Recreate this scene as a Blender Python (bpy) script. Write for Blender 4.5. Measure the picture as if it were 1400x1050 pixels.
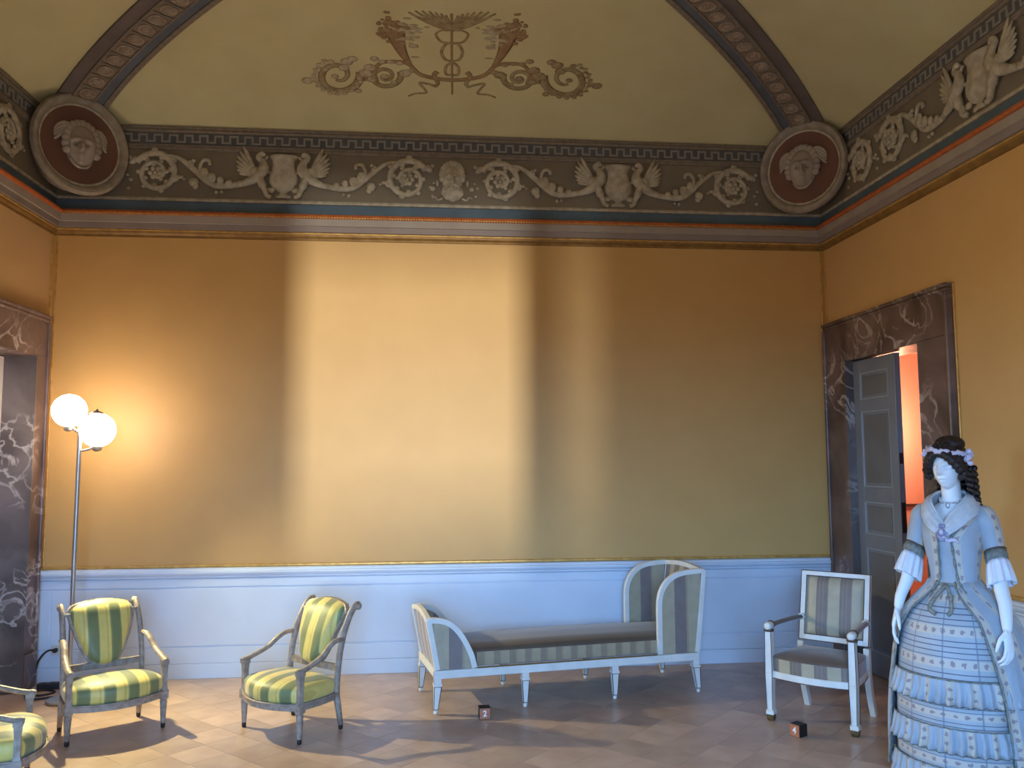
import bpy, bmesh, math, random
from mathutils import Vector, Matrix, noise
random.seed(7)
for o in list(bpy.data.objects): bpy.data.objects.remove(o)
scn = bpy.context.scene
COL = scn.collection
pi = math.pi
V = Vector
def R(a): return math.radians(a)

# ------------------------------------------------------------------ camera
CAMH = 1.65
FPX, PITCH, ROLL, YAW = 1163.6, 0.0909, -0.0048, -0.1000
_cy, _sy, _cp, _sp = math.cos(YAW), math.sin(YAW), math.cos(PITCH), math.sin(PITCH)
FWD = V((-_sy*_cp, _cy*_cp, _sp)); _r = V((_cy, _sy, 0)); _u = _r.cross(FWD)
RGT = math.cos(ROLL)*_r + math.sin(ROLL)*_u
UPV = -math.sin(ROLL)*_r + math.cos(ROLL)*_u
CAM = V((0, 0, CAMH))
cd = bpy.data.cameras.new('camera'); cam = bpy.data.objects.new('camera', cd); COL.objects.link(cam)
cd.sensor_width = 36; cd.lens = FPX/1400*36; cd.clip_start = .05
m = Matrix((RGT, UPV, -FWD)).transposed().to_4x4(); m.translation = CAM
cam.matrix_world = m; scn.camera = cam
def ray(px, py): return FWD + (px-700)/FPX*RGT + (525-py)/FPX*UPV

# ------------------------------------------------------------------ world, lights, exposure
scn.view_settings.view_transform = 'Standard'; scn.view_settings.look = 'None'
scn.view_settings.gamma = 1; scn.view_settings.use_curve_mapping = False
scn.view_settings.exposure = 0.0
SKY = (0.234, 0.513, 1.0); SKY_S = 48.7         # open sky seen through the windows
GROUND = (1.0, 0.80, 0.66); GROUND_S = 5.5   # sunlit square below the horizon
w = bpy.data.worlds.new('world'); scn.world = w; w.use_nodes = True
nt = w.node_tree; nt.nodes.clear()
N = nt.nodes.new; Lk = nt.links.new
tc = N('ShaderNodeTexCoord'); sx = N('ShaderNodeSeparateXYZ'); Lk(tc.outputs['Generated'], sx.inputs[0])
mr = N('ShaderNodeMapRange'); mr.inputs[1].default_value = -.03; mr.inputs[2].default_value = .03; Lk(sx.outputs[2], mr.inputs[0])
mx = N('ShaderNodeMix'); mx.data_type = 'RGBA'; Lk(mr.outputs[0], mx.inputs[0])
mx.inputs[6].default_value = tuple(c*GROUND_S for c in GROUND)+(1,)
mx.inputs[7].default_value = tuple(c*SKY_S for c in SKY)+(1,)
bg = N('ShaderNodeBackground'); Lk(mx.outputs[2], bg.inputs[0]); wo = N('ShaderNodeOutputWorld'); Lk(bg.outputs[0], wo.inputs[0])

XLW = -3.07
YF = -1.6                                      # inner face of the window wall, behind the camera
WINDOWS = [(-.89, .68, .90, 2.95), (.88, 1.24, .90, 2.95)]   # x0,x1,z0,z1
LWIN = (5.1, 6.2, .9, 2.6)                      # unseen left-wall window added to bring sky light to the right wall: s0,s1,z0,z1
def area(name, loc, look, sx_, sy_, col, power, portal=False):
    l = bpy.data.lights.new(name, 'AREA'); l.shape = 'RECTANGLE'; l.size = sx_; l.size_y = sy_
    l.color = col; l.energy = power
    if portal: l.cycles.is_portal = True
    o = bpy.data.objects.new(name, l); COL.objects.link(o); o.location = loc
    o.rotation_euler = (V(look)-V(loc)).to_track_quat('-Z', 'Z').to_euler()
    return o
for i, (x0, x1, z0, z1) in enumerate(WINDOWS):
    area('window_portal', ((x0+x1)/2, YF-.1, (z0+z1)/2), ((x0+x1)/2, 5, (z0+z1)/2), x1-x0, z1-z0, (1, 1, 1), 1, True)
area('window_portal', (XLW-.1, 6.955-(LWIN[0]+LWIN[1])/2, (LWIN[2]+LWIN[3])/2), (5, 6.955-(LWIN[0]+LWIN[1])/2, (LWIN[2]+LWIN[3])/2), LWIN[1]-LWIN[0], LWIN[3]-LWIN[2], (1, 1, 1), 1, True)
# added area light, standing in for sunlight thrown back from across the square
GL = area('wall_band_light', (0, -41.6, 0), (0, 6.9, 2.3), 1.2, 5.0, (.95, 1.0, 1.0), 21000)

# ------------------------------------------------------------------ helpers
def node_mat(name):
    mt = bpy.data.materials.new(name); mt.use_nodes = True
    nt = mt.node_tree; b = nt.nodes['Principled BSDF']
    return mt, nt, b
def lin(c): return tuple(((x/255)/12.92 if x/255 <= .04045 else ((x/255+.055)/1.055)**2.4) for x in c)
def mat(name, col, rough=.6, metal=0, col2=None, scale=6, detail=4, bump=0, bscale=80, emit=None, estr=0, sheen=0, stretch=None, rnd=0, spec=.5):
    """principled material with noise colour variation; rnd = per-object brightness variation"""
    mt, nt, b = node_mat(name); N = nt.nodes.new; L = nt.links.new
    b.inputs['Base Color'].default_value = (*col, 1); b.inputs['Roughness'].default_value = rough
    b.inputs['Metallic'].default_value = metal; b.inputs['Specular IOR Level'].default_value = spec
    if sheen: b.inputs['Sheen Weight'].default_value = sheen
    tc = N('ShaderNodeTexCoord'); src = tc.outputs['Object']
    if stretch:
        mp = N('ShaderNodeMapping'); mp.inputs['Scale'].default_value = stretch; L(src, mp.inputs[0]); src = mp.outputs[0]
    out = None
    if col2:
        n = N('ShaderNodeTexNoise'); n.inputs['Scale'].default_value = scale; n.inputs['Detail'].default_value = detail; L(src, n.inputs[0])
        rp = N('ShaderNodeMapRange'); rp.inputs[1].default_value = .35; rp.inputs[2].default_value = .65; L(n.outputs[0], rp.inputs[0])
        mx = N('ShaderNodeMix'); mx.data_type = 'RGBA'; mx.inputs[6].default_value = (*col, 1); mx.inputs[7].default_value = (*col2, 1)
        L(rp.outputs[0], mx.inputs[0]); out = mx.outputs[2]
    if rnd:
        oi = N('ShaderNodeObjectInfo'); mr = N('ShaderNodeMapRange'); mr.inputs[3].default_value = 1-rnd; mr.inputs[4].default_value = 1+rnd; L(oi.outputs['Random'], mr.inputs[0])
        hs = N('ShaderNodeHueSaturation'); L(mr.outputs[0], hs.inputs['Value'])
        if out: L(out, hs.inputs['Color'])
        else: hs.inputs['Color'].default_value = (*col, 1)
        out = hs.outputs[0]
    if out: L(out, b.inputs['Base Color'])
    if bump:
        n2 = N('ShaderNodeTexNoise'); n2.inputs['Scale'].default_value = bscale; n2.inputs['Detail'].default_value = 3; L(src, n2.inputs[0])
        bp = N('ShaderNodeBump'); bp.inputs['Strength'].default_value = bump; bp.inputs['Distance'].default_value = .01; L(n2.outputs[0], bp.inputs['Height']); L(bp.outputs[0], b.inputs['Normal'])
    if emit:
        b.inputs['Emission Color'].default_value = (*emit, 1); b.inputs['Emission Strength'].default_value = estr
    return mt
def stripes(name, stops, period, axis=0, rough=.45, sheen=.3, offset=0, fine=0, bump=.08):
    """woven stripe cloth: stops = [(pos,colour)...] repeating every period along the object axis"""
    mt, nt, b = node_mat(name); N = nt.nodes.new; L = nt.links.new
    b.inputs['Roughness'].default_value = rough; b.inputs['Sheen Weight'].default_value = sheen
    tc = N('ShaderNodeTexCoord'); s = N('ShaderNodeSeparateXYZ'); L(tc.outputs['Object'], s.inputs[0])
    a = N('ShaderNodeMath'); a.operation = 'MULTIPLY_ADD'; a.inputs[1].default_value = 1/period; a.inputs[2].default_value = offset+50; L(s.outputs[axis], a.inputs[0])
    f = N('ShaderNodeMath'); f.operation = 'FRACT'; L(a.outputs[0], f.inputs[0])
    cr = N('ShaderNodeValToRGB'); cr.color_ramp.interpolation = 'CONSTANT'; L(f.outputs[0], cr.inputs[0])
    els = cr.color_ramp.elements
    while len(els) < len(stops): els.new(.5)
    for e, (p, c) in zip(els, stops): e.position = p; e.color = (*c, 1)
    n = N('ShaderNodeTexNoise'); n.inputs['Scale'].default_value = 14; L(tc.outputs['Object'], n.inputs[0])
    hs = N('ShaderNodeHueSaturation'); mr = N('ShaderNodeMapRange'); mr.inputs[3].default_value = .82; mr.inputs[4].default_value = 1.18; L(n.outputs[0], mr.inputs[0]); L(mr.outputs[0], hs.inputs['Value']); L(cr.outputs[0], hs.inputs['Color'])
    L(hs.outputs[0], b.inputs['Base Color'])
    n2 = N('ShaderNodeTexNoise'); n2.inputs['Scale'].default_value = 300; L(tc.outputs['Object'], n2.inputs[0])
    bp = N('ShaderNodeBump'); bp.inputs['Strength'].default_value = bump; bp.inputs['Distance'].default_value = .004; L(n2.outputs[0], bp.inputs['Height']); L(bp.outputs[0], b.inputs['Normal'])
    return mt
def marble(name, c1, c2, vein, rough=.25, sc=2.2):
    mt, nt, b = node_mat(name); N = nt.nodes.new; L = nt.links.new
    b.inputs['Roughness'].default_value = rough
    tc = N('ShaderNodeTexCoord'); n = N('ShaderNodeTexNoise'); n.inputs['Scale'].default_value = sc; n.inputs['Detail'].default_value = 6; n.inputs['Distortion'].default_value = .6; L(tc.outputs['Object'], n.inputs[0])
    r = N('ShaderNodeValToRGB'); r.color_ramp.elements[0].position = .38; r.color_ramp.elements[0].color = (*c1, 1); r.color_ramp.elements[1].position = .66; r.color_ramp.elements[1].color = (*c2, 1); L(n.outputs[0], r.inputs[0])
    n2 = N('ShaderNodeTexNoise'); n2.inputs['Scale'].default_value = sc*1.3; n2.inputs['Detail'].default_value = 5; n2.inputs['Distortion'].default_value = 1.6; L(tc.outputs['Object'], n2.inputs[0])
    a = N('ShaderNodeMath'); a.operation = 'SUBTRACT'; a.inputs[1].default_value = .5; L(n2.outputs[0], a.inputs[0])
    ab = N('ShaderNodeMath'); ab.operation = 'ABSOLUTE'; L(a.outputs[0], ab.inputs[0])
    mr = N('ShaderNodeMapRange'); mr.inputs[1].default_value = 0; mr.inputs[2].default_value = .034; mr.inputs[3].default_value = .8; mr.inputs[4].default_value = 0; L(ab.outputs[0], mr.inputs[0])
    n3 = N('ShaderNodeTexNoise'); n3.inputs['Scale'].default_value = 1.7; L(tc.outputs['Object'], n3.inputs[0])
    m3 = N('ShaderNodeMapRange'); m3.inputs[1].default_value = .45; m3.inputs[2].default_value = .6; L(n3.outputs[0], m3.inputs[0])
    mu = N('ShaderNodeMath'); mu.operation = 'MULTIPLY'; L(mr.outputs[0], mu.inputs[0]); L(m3.outputs[0], mu.inputs[1])
    mx = N('ShaderNodeMix'); mx.data_type = 'RGBA'; L(mu.outputs[0], mx.inputs[0]); L(r.outputs[0], mx.inputs[6]); mx.inputs[7].default_value = (*vein, 1); L(mx.outputs[2], b.inputs['Base Color'])
    return mt

class MB:
    def __init__(s): s.v = []; s.f = []
    def add(s, vs, fs):
        o = len(s.v); s.v += [V(v) for v in vs]; s.f += [tuple(i+o for i in f) for f in fs]; return s
    def box(s, c, d, mtx=None, taper=1):
        x, y, z = (q/2 for q in d); t = taper
        vs = [V((sx*x*(t if sz < 0 else 1), sy*y*(t if sz < 0 else 1), sz*z)) for sz in (-1, 1) for sx, sy in ((-1, -1), (1, -1), (1, 1), (-1, 1))]
        if mtx: vs = [mtx @ v for v in vs]
        vs = [v+V(c) for v in vs]
        return s.add(vs, [(3, 2, 1, 0), (4, 5, 6, 7), (0, 1, 5, 4), (1, 2, 6, 5), (2, 3, 7, 6), (3, 0, 4, 7)])
    def loft(s, rings, cap=True, closed=True):
        n = len(rings[0]); vs = [p for r in rings for p in r]; fs = []
        for i in range(len(rings)-1):
            for j in range(n if closed else n-1):
                k = (j+1) % n; fs.append((i*n+j, i*n+k, (i+1)*n+k, (i+1)*n+j))
        if cap and closed:
            fs.append(tuple(range(n-1, -1, -1))); fs.append(tuple((len(rings)-1)*n+j for j in range(n)))
        return s.add(vs, fs)
    def tube(s, pts, rad, n=8, up=None, closed=False, sq=False, cap=True):
        """rad: number, list of numbers or (ra,rb) pairs; ra along side vector, rb along up vector"""
        pts = [V(p) for p in pts]; m = len(pts)
        if not isinstance(rad, (list,)): rad = [rad]*m
        rings = []; prev = None
        for i, p in enumerate(pts):
            if closed: t = pts[(i+1) % m]-pts[i-1]
            else: t = pts[min(i+1, m-1)]-pts[max(i-1, 0)]
            t.normalize()
            if up is not None: u = V(up)
            else: u = prev if prev is not None else (V((0, 0, 1)) if abs(t.z) < .9 else V((0, 1, 0)))
            u = u-t*u.dot(t)
            if u.length < 1e-6: u = V((1, 0, 0))-t*t.x
            u.normalize(); prev = u; sd = t.cross(u)
            ra, rb = rad[i] if isinstance(rad[i], tuple) else (rad[i], rad[i])
            ring = []
            for j in range(n):
                a = 2*pi*j/n + (pi/4 if sq else 0); k = 1.4142 if sq else 1
                ring.append(p+sd*math.cos(a)*ra*k+u*math.sin(a)*rb*k)
            rings.append(ring)
        if closed: rings.append(rings[0])
        return s.loft(rings, cap=cap and not closed)
    def lathe(s, prof, n=20, c=(0, 0, 0), mtx=None, cap=True):
        rings = []
        for r, z in prof:
            ring = [V((r*math.cos(2*pi*j/n), r*math.sin(2*pi*j/n), z)) for j in range(n)]
            if mtx: ring = [mtx @ p for p in ring]
            rings.append([p+V(c) for p in ring])
        return s.loft(rings, cap=cap)
    def blob(s, c, r, n=8, m=5, mtx=None):
        if not isinstance(r, tuple): r = (r, r, r)
        rings = []
        for i in range(1, m):
            a = pi*i/m-pi/2
            ring = [V((r[0]*math.cos(a)*math.cos(2*pi*j/n), r[1]*math.cos(a)*math.sin(2*pi*j/n), r[2]*math.sin(a))) for j in range(n)]
            rings.append(ring)
        lo, hi = V((0, 0, -r[2])), V((0, 0, r[2]))
        if mtx: rings = [[mtx @ p for p in q] for q in rings]; lo = mtx @ lo; hi = mtx @ hi
        c = V(c); o = len(s.v)
        s.loft([[p+c for p in q] for q in rings], cap=False)
        a = len(s.v); s.v += [lo+c, hi+c]
        for j in range(n):
            k = (j+1) % n; s.f.append((a, o+k, o+j)); s.f.append((a+1, o+(m-2)*n+j, o+(m-2)*n+k))
        return s
    def prism(s, poly, d0, d1, fn=None):
        """poly of (x,z) extruded in y from d0 to d1"""
        n = len(poly); f = fn or (lambda x, y, z: V((x, y, z)))
        vs = [f(x, d0, z) for x, z in poly]+[f(x, d1, z) for x, z in poly]
        fs = [tuple(range(n)), tuple(range(2*n-1, n-1, -1))]+[(i, i+n, (i+1) % n+n, (i+1) % n) for i in range(n)]
        return s.add(vs, fs)
    def map(s, fn): s.v = [V(fn(v)) for v in s.v]; return s
    def mesh(s, name, smooth=False):
        me = bpy.data.meshes.new(name); me.from_pydata([tuple(v) for v in s.v], [], s.f)
        bm = bmesh.new(); bm.from_mesh(me); bmesh.ops.recalc_face_normals(bm, faces=bm.faces); bm.to_mesh(me); bm.free()
        if smooth:
            for p in me.polygons: p.use_smooth = True
        return me
    def build(s, name, mt, parent=None, smooth=False, bevel=0, sub=0, label=None, kind=None, angle=None):
        me = s.mesh(name, smooth); me.materials.append(mt)
        o = bpy.data.objects.new(name, me); COL.objects.link(o)
        if parent: o.parent = parent
        if bevel:
            b = o.modifiers.new('bevel', 'BEVEL'); b.width = bevel; b.segments = 2; b.limit_method = 'ANGLE'
        if sub:
            b = o.modifiers.new('sub', 'SUBSURF'); b.levels = sub; b.render_levels = sub
        if angle is not None:
            me.shade_smooth() if hasattr(me, 'shade_smooth') else None
            me.set_sharp_from_angle(angle=R(angle))
        if label: o['label'] = label
        if kind: o['kind'] = kind
        return o
def tag(o, label, cat, group=None):
    o['label'] = label; o['category'] = cat
    if group: o['group'] = group
    return o
def thing(name, label, cat, loc=(0, 0, 0), rz=0, group=None):
    o = bpy.data.objects.new(name, None); COL.objects.link(o); o.location = loc; o.rotation_euler = (0, 0, rz); o.empty_display_size = .1
    return tag(o, label, cat, group)
def holder(name, label=None):
    o = bpy.data.objects.new(name, None); COL.objects.link(o); o['kind'] = 'structure'
    if label: o['label'] = label
    return o
def struct(mb, name, mt, label=None, **k):
    o = mb.build(name, mt, **k); o['kind'] = 'structure'
    if label: o['label'] = label
    return o
def copy_tree(o, parent=None):
    c = o.copy(); COL.objects.link(c); c.parent = parent
    for ch in list(o.children): copy_tree(ch, c)
    return c
def bez(pts, n=8):
    """Catmull-Rom through points (any dimension 3)"""
    P = [V(p) for p in pts]; P = [P[0]*2-P[1]]+P+[P[-1]*2-P[-2]]; out = []
    for i in range(1, len(P)-2):
        for k in range(n):
            t = k/n; a, b, c, d = P[i-1:i+3]
            out.append(.5*((2*b)+(c-a)*t+(2*a-5*b+4*c-d)*t*t+(3*b-a-3*c+d)*t**3))
    out.append(P[-2]); return out
def lerp(a, b, t): return a+(b-a)*t
def interp(tab, x):
    if x <= tab[0][0]: return tab[0][1]
    for (x0, y0), (x1, y1) in zip(tab, tab[1:]):
        if x <= x1:
            t = (x-x0)/(x1-x0)
            if isinstance(y0, tuple): return tuple(lerp(p, q, t) for p, q in zip(y0, y1))
            return lerp(y0, y1, t)
    return tab[-1][1]

# ------------------------------------------------------------------ materials
m_silk = mat('gold_silk_wall', lin((205, 159, 91)), .55, col2=lin((201, 155, 88)), scale=3, bump=.05, bscale=250, sheen=.2)
m_vault = mat('ochre_vault_paint', lin((204, 192, 142)), .85, col2=lin((197, 184, 134)), scale=2.5, bump=.1, bscale=40)
m_dado = mat('pale_blue_grey_paint', lin((212, 225, 240)), .38, col2=lin((206, 219, 234)), scale=3, bump=.03, bscale=60)
m_gold = mat('gilding', lin((214, 172, 96)), .38, .35, col2=lin((190, 144, 72)), scale=20)
m_goldmatt = mat('dull_olive_gilding', lin((150, 112, 56)), .5, .3, col2=lin((128, 94, 46)), scale=14)
m_corn = mat('grey_cornice_paint', lin((160, 146, 130)), .7, col2=lin((150, 136, 121)), scale=5)
m_corn2 = mat('grey_mauve_cornice_paint', lin((142, 126, 116)), .7, col2=lin((134, 118, 108)), scale=5)
m_orange = mat('orange_gilt_moulding', lin((196, 108, 52)), .45, .2, col2=lin((176, 88, 42)), scale=30)
m_blue = mat('slate_blue_band', lin((88, 106, 118)), .8, col2=lin((78, 95, 106)), scale=5)
m_frz = mat('taupe_frieze_ground', lin((126, 114, 94)), .85, col2=lin((118, 106, 88)), scale=4)
m_rel = mat('pale_grisaille_relief', lin((186, 174, 150)), .8, col2=lin((158, 146, 124)), scale=18)
m_meand_bg = mat('dark_slate_meander_ground', lin((92, 92, 92)), .85, col2=lin((84, 84, 84)), scale=6)
m_meand = mat('grey_meander_line', lin((140, 133, 122)), .85)
m_mould = mat('taupe_moulding', lin((130, 116, 98)), .8, col2=lin((115, 102, 86)), scale=25)
m_rib = mat('rib_rosette_ground', lin((138, 118, 98)), .85, col2=lin((122, 104, 86)), scale=12)
m_rib_dk = mat('rib_grey_edge', lin((112, 98, 90)), .85, col2=lin((100, 88, 80)), scale=6)
m_rim = mat('medallion_grey_rim', lin((160, 146, 126)), .8, col2=lin((136, 122, 104)), scale=14)
m_ribblue = mat('rib_grey_blue_band', lin((98, 102, 106)), .85, col2=lin((88, 92, 96)), scale=6)
m_ros = mat('rosette_relief', lin((166, 146, 122)), .85, col2=lin((138, 118, 98)), scale=16)
m_med = mat('medallion_rose_brown', lin((118, 80, 64)), .85, col2=lin((108, 73, 58)), scale=3)
m_medrel = mat('medallion_grey_face', lin((168, 153, 136)), .85, col2=lin((156, 141, 124)), scale=6)
m_marb = marble('brown_marble', lin((78, 60, 54)), lin((124, 100, 90)), lin((196, 180, 170)), .36)
m_marbdk = marble('dark_grey_marble', lin((82, 74, 72)), lin((124, 114, 110)), lin((204, 196, 190)), .36)
m_door = mat('grey_painted_door', lin((124, 126, 130)), .45, col2=lin((116, 118, 122)), scale=4)
m_doorpan = mat('taupe_door_panel', lin((112, 110, 108)), .5, col2=lin((104, 101, 98)), scale=4)
m_doorpink = mat('pale_rose_painted_door', lin((205, 190, 180)), .45, col2=lin((198, 182, 172)), scale=4)
m_tile = mat('terracotta_tile', lin((190, 165, 146)), .33, col2=lin((174, 147, 128)), scale=5, bump=.05, bscale=30, rnd=.13, spec=.7)
m_grout = mat('tile_grout', lin((150, 124, 104)), .8)
m_pass = mat('salmon_passage_paint', lin((232, 186, 168)), .8)
m_doormould = mat('light_grey_door_moulding', lin((148, 150, 154)), .45)
m_white = mat('white_lacquered_wood', lin((226, 224, 216)), .35, col2=lin((214, 212, 204)), scale=9)
m_lining = mat('dark_brown_lining', lin((84, 66, 56)), .5)
m_greywood = mat('silver_grey_carved_wood', lin((166, 152, 138)), .42, col2=lin((134, 120, 106)), scale=30, bump=.2, bscale=120)
m_castor = mat('black_castor', lin((36, 26, 24)), .4)
m_brass = mat('dull_brass', lin((122, 104, 66)), .4, .6, col2=lin((84, 72, 48)), scale=40)
m_metal = mat('brushed_steel_pole', lin((176, 170, 162)), .3, .8)
m_black = mat('black_rubber', lin((28, 26, 26)), .5)
m_glow = mat('glowing_frosted_glass', (1, .9, .75), .4, emit=(1.0, .86, .74), estr=22)
m_cubewood = mat('orange_wood_face', lin((190, 118, 84)), .5, col2=lin((176, 104, 72)), scale=30)
m_cubeblk = mat('black_cube_faces', lin((26, 24, 26)), .45)
m_numeral = mat('white_numeral', lin((235, 228, 220)), .6)
m_plas = mat('ivory_plastic', lin((205, 202, 190)), .4)
GY, GY2, GG, GG2 = lin((212, 192, 104)), lin((194, 170, 88)), lin((112, 120, 76)), lin((134, 138, 84))
m_green = stripes('green_yellow_stripe_silk', [(0, GY), (.30, GY2), (.36, GY), (.48, GG2), (.54, GG), (.92, GG2), (.97, GY)], .135, 0, offset=.24, rough=.5)
TB, TG = lin((170, 158, 132)), lin((118, 106, 98))
m_taupe = stripes('beige_taupe_stripe_silk', [(0, TB), (.48, TG), (.58, lin((128, 116, 106))), (.64, TG), (.74, lin((128, 116, 106))), (.80, TG), (.97, lin((154, 142, 118)))], .156, 0, offset=.24)
m_taupe2 = stripes('beige_mauve_panel_stripe', [(0, TB), (.48, lin((126, 114, 110))), (.92, lin((156, 144, 120)))], .205, 0, offset=.115)
m_taupe_y = stripes('beige_mauve_end_stripe', [(0, TB), (.45, lin((118, 104, 92))), (.95, lin((150, 136, 112)))], .155, 1, offset=.3)
m_brown = mat('brown_silk', lin((96, 80, 70)), .55, col2=lin((88, 73, 64)), scale=8, sheen=.3)
m_mattress = stripes('brown_lengthwise_stripe', [(0, lin((86, 72, 58))), (.4, lin((68, 57, 48))), (.5, lin((78, 66, 54))), (.6, lin((66, 56, 47))), (.9, lin((86, 72, 58)))], .15, 1)
m_skin = mat('white_mannequin_plaster', lin((228, 230, 232)), .45)
m_hair = mat('dark_brown_wig', lin((40, 28, 24)), .55, col2=lin((24, 17, 15)), scale=60, bump=.6, bscale=90, stretch=(1, 1, .4))
m_lace = mat('white_lace', lin((222, 222, 230)), .8, bump=.5, bscale=160)
m_fichu = mat('sheer_grey_white_gauze', lin((196, 198, 200)), .8, col2=lin((180, 184, 188)), scale=30, bump=.2, bscale=120)
m_ribbon = mat('lilac_white_ribbon', lin((206, 198, 212)), .6, col2=lin((188, 180, 198)), scale=60)
m_flower = mat('violet_grey_silk_flower', lin((110, 110, 140)), .7, col2=lin((160, 156, 180)), scale=60)
m_olive = mat('olive_silk_trim', lin((136, 138, 130)), .7, col2=lin((104, 106, 98)), scale=60)
m_pearl = mat('silver_pearl', lin((210, 206, 204)), .25, .3)
m_leaf_or = mat('painted_grisaille_scroll', lin((166, 148, 108)), .9, col2=lin((136, 114, 78)), scale=22)
m_paint_dk = mat('painted_dark_ochre', lin((140, 110, 74)), .9, col2=lin((158, 130, 92)), scale=20)
m_paint_lt = mat('painted_pale_grey', lin((190, 174, 142)), .9, col2=lin((164, 146, 114)), scale=26)

def dress_mat(name, base, band, mode):
    """light blue silk: mode 0 = petticoat with dark horizontal lines and floral bands, mode 1 = vertical floral bands"""
    mt, nt, b = node_mat(name); N = nt.nodes.new; L = nt.links.new
    b.inputs['Roughness'].default_value = .55; b.inputs['Sheen Weight'].default_value = .3
    tc = N('ShaderNodeTexCoord'); s = N('ShaderNodeSeparateXYZ')
    def math_(op, a, bv=None, c=None):
        q = N('ShaderNodeMath'); q.operation = op
        for i, x in enumerate((a, bv, c)):
            if x is None: continue
            if isinstance(x, (int, float)): q.inputs[i].default_value = x
            else: L(x, q.inputs[i])
        return q.outputs[0]
    def mix(f, a, c):
        q = N('ShaderNodeMix'); q.data_type = 'RGBA'; L(f, q.inputs[0])
        for i, x in ((6, a), (7, c)):
            if isinstance(x, tuple): q.inputs[i].default_value = (*x, 1)
            else: L(x, q.inputs[i])
        return q.outputs[2]
    L(tc.outputs['UV'], s.inputs[0])          # u = metres around, v = metres of height
    u, vv = s.outputs[0], s.outputs[1]
    nz = N('ShaderNodeTexNoise'); nz.inputs['Scale'].default_value = 9; L(tc.outputs['Object'], nz.inputs[0])
    f0 = N('ShaderNodeMapRange'); f0.inputs[1].default_value = .35; f0.inputs[2].default_value = .65; L(nz.outputs[0], f0.inputs[0])
    col = mix(f0.outputs[0], base, tuple(c*.86 for c in base))
    P = .135 if mode == 0 else .13
    c = vv if mode == 0 else u; d = u if mode == 0 else vv
    fr = math_('FRACT', math_('MULTIPLY_ADD', c, 1/P, 20.15))
    inband = math_('COMPARE', fr, .82, .14)
    # flowers along the band
    fd = math_('FRACT', math_('MULTIPLY_ADD', d, 1/.052, 20))
    dx = math_('MULTIPLY', math_('SUBTRACT', fd, .5), .052); dy = math_('MULTIPLY', math_('SUBTRACT', fr, .82), P)
    rr = math_('SQRT', math_('ADD', math_('MULTIPLY', dx, dx), math_('MULTIPLY', dy, dy)))
    n2 = N('ShaderNodeTexNoise'); n2.inputs['Scale'].default_value = 110; L(tc.outputs['Object'], n2.inputs[0])
    fl = math_('LESS_THAN', math_('ADD', rr, math_('MULTIPLY', math_('SUBTRACT', n2.outputs[0], .5), .030)), .011)
    col = mix(inband, col, band)
    col = mix(math_('MULTIPLY', fl, inband), col, lin((140, 128, 132)))
    if mode == 0:
        lf = math_('FRACT', math_('MULTIPLY_ADD', fr, 5.9, .05))
        ln = math_('MULTIPLY', math_('LESS_THAN', lf, .2), math_('LESS_THAN', fr, .66))
        col = mix(ln, col, lin((82, 92, 112)))
        vl = math_('LESS_THAN', math_('FRACT', math_('MULTIPLY_ADD', u, 1/.17, 20.3)), .045)
        col = mix(math_('MULTIPLY', vl, .7), col, lin((100, 112, 132)))
    else:
        ps = math_('FRACT', math_('MULTIPLY_ADD', u, 1/.013, 20))
        st = math_('MULTIPLY', math_('LESS_THAN', ps, .3), math_('SUBTRACT', 1, inband))
        col = mix(math_('MULTIPLY', st, .35), col, lin((120, 150, 180)))
    L(col, b.inputs['Base Color'])
    return mt
m_petti = dress_mat('blue_silk_crosswise_lines', lin((168, 174, 180)), lin((190, 182, 170)), 0)
m_gown = dress_mat('blue_silk_floral_stripe', lin((162, 170, 178)), lin((186, 178, 164)), 1)

# ------------------------------------------------------------------ room frame
D, XL, XR, AL, AR = 6.9554, -2.9517, 3.4180, -.0186, -.0066
class Frame:
    """wall coordinates: s along the wall, d out into the room, z up"""
    def __init__(f, o, t, n): f.o, f.t, f.n = V(o), V(t), V(n)
    def __call__(f, s, d, z): return f.o+f.t*s+f.n*d+V((0, 0, z))
    def box(f, mb, s0, s1, d0, d1, z0, z1):
        vs = [f(s, d, z) for z in (z0, z1) for s, d in ((s0, d0), (s1, d0), (s1, d1), (s0, d1))]
        return mb.add(vs, [(3, 2, 1, 0), (4, 5, 6, 7), (0, 1, 5, 4), (1, 2, 6, 5), (2, 3, 7, 6), (3, 0, 4, 7)])
FB = Frame((XL, D, 0), (1, 0, 0), (0, -1, 0))
FL = Frame((XL, D, 0), (math.sin(AL), -math.cos(AL), 0), (math.cos(AL), math.sin(AL), 0))
FR = Frame((XR, D, 0), (math.sin(AR), -math.cos(AR), 0), (-math.cos(AR), -math.sin(AR), 0))
WID = XR-XL; LEN = D-YF
def corner(i, d):
    """inner room corner i (0 front-left,1 back-left,2 back-right,3 front-right) offset d into the room"""
    fr = FL if i in (0, 1) else FR
    y = D-d if i in (1, 2) else YF+d
    p0 = fr(0, d, 0); s = (p0.y-y)/math.cos(AL if fr is FL else AR)
    return fr(s, d, 0)
def sweep(mb, prof, n=None):
    """sweep (d,z) profile round the four walls with mitred corners"""
    for i in range(4):
        j = (i+1) % 4
        A = [corner(i, d)+V((0, 0, z)) for d, z in prof]; B = [corner(j, d)+V((0, 0, z)) for d, z in prof]
        mb.loft([A, B], cap=False, closed=False)
    return mb
Z_C0, Z_FR0, Z_FR1 = 3.46, 3.785, 4.376
def ribz(a): 
    u = min(1, max(0, 1-a/1.8)); return 4.05+.74*math.sqrt(1-u*u)
def vz(d): return ribz(d+.127)+.012+.032*math.exp(-d/.1)

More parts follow.
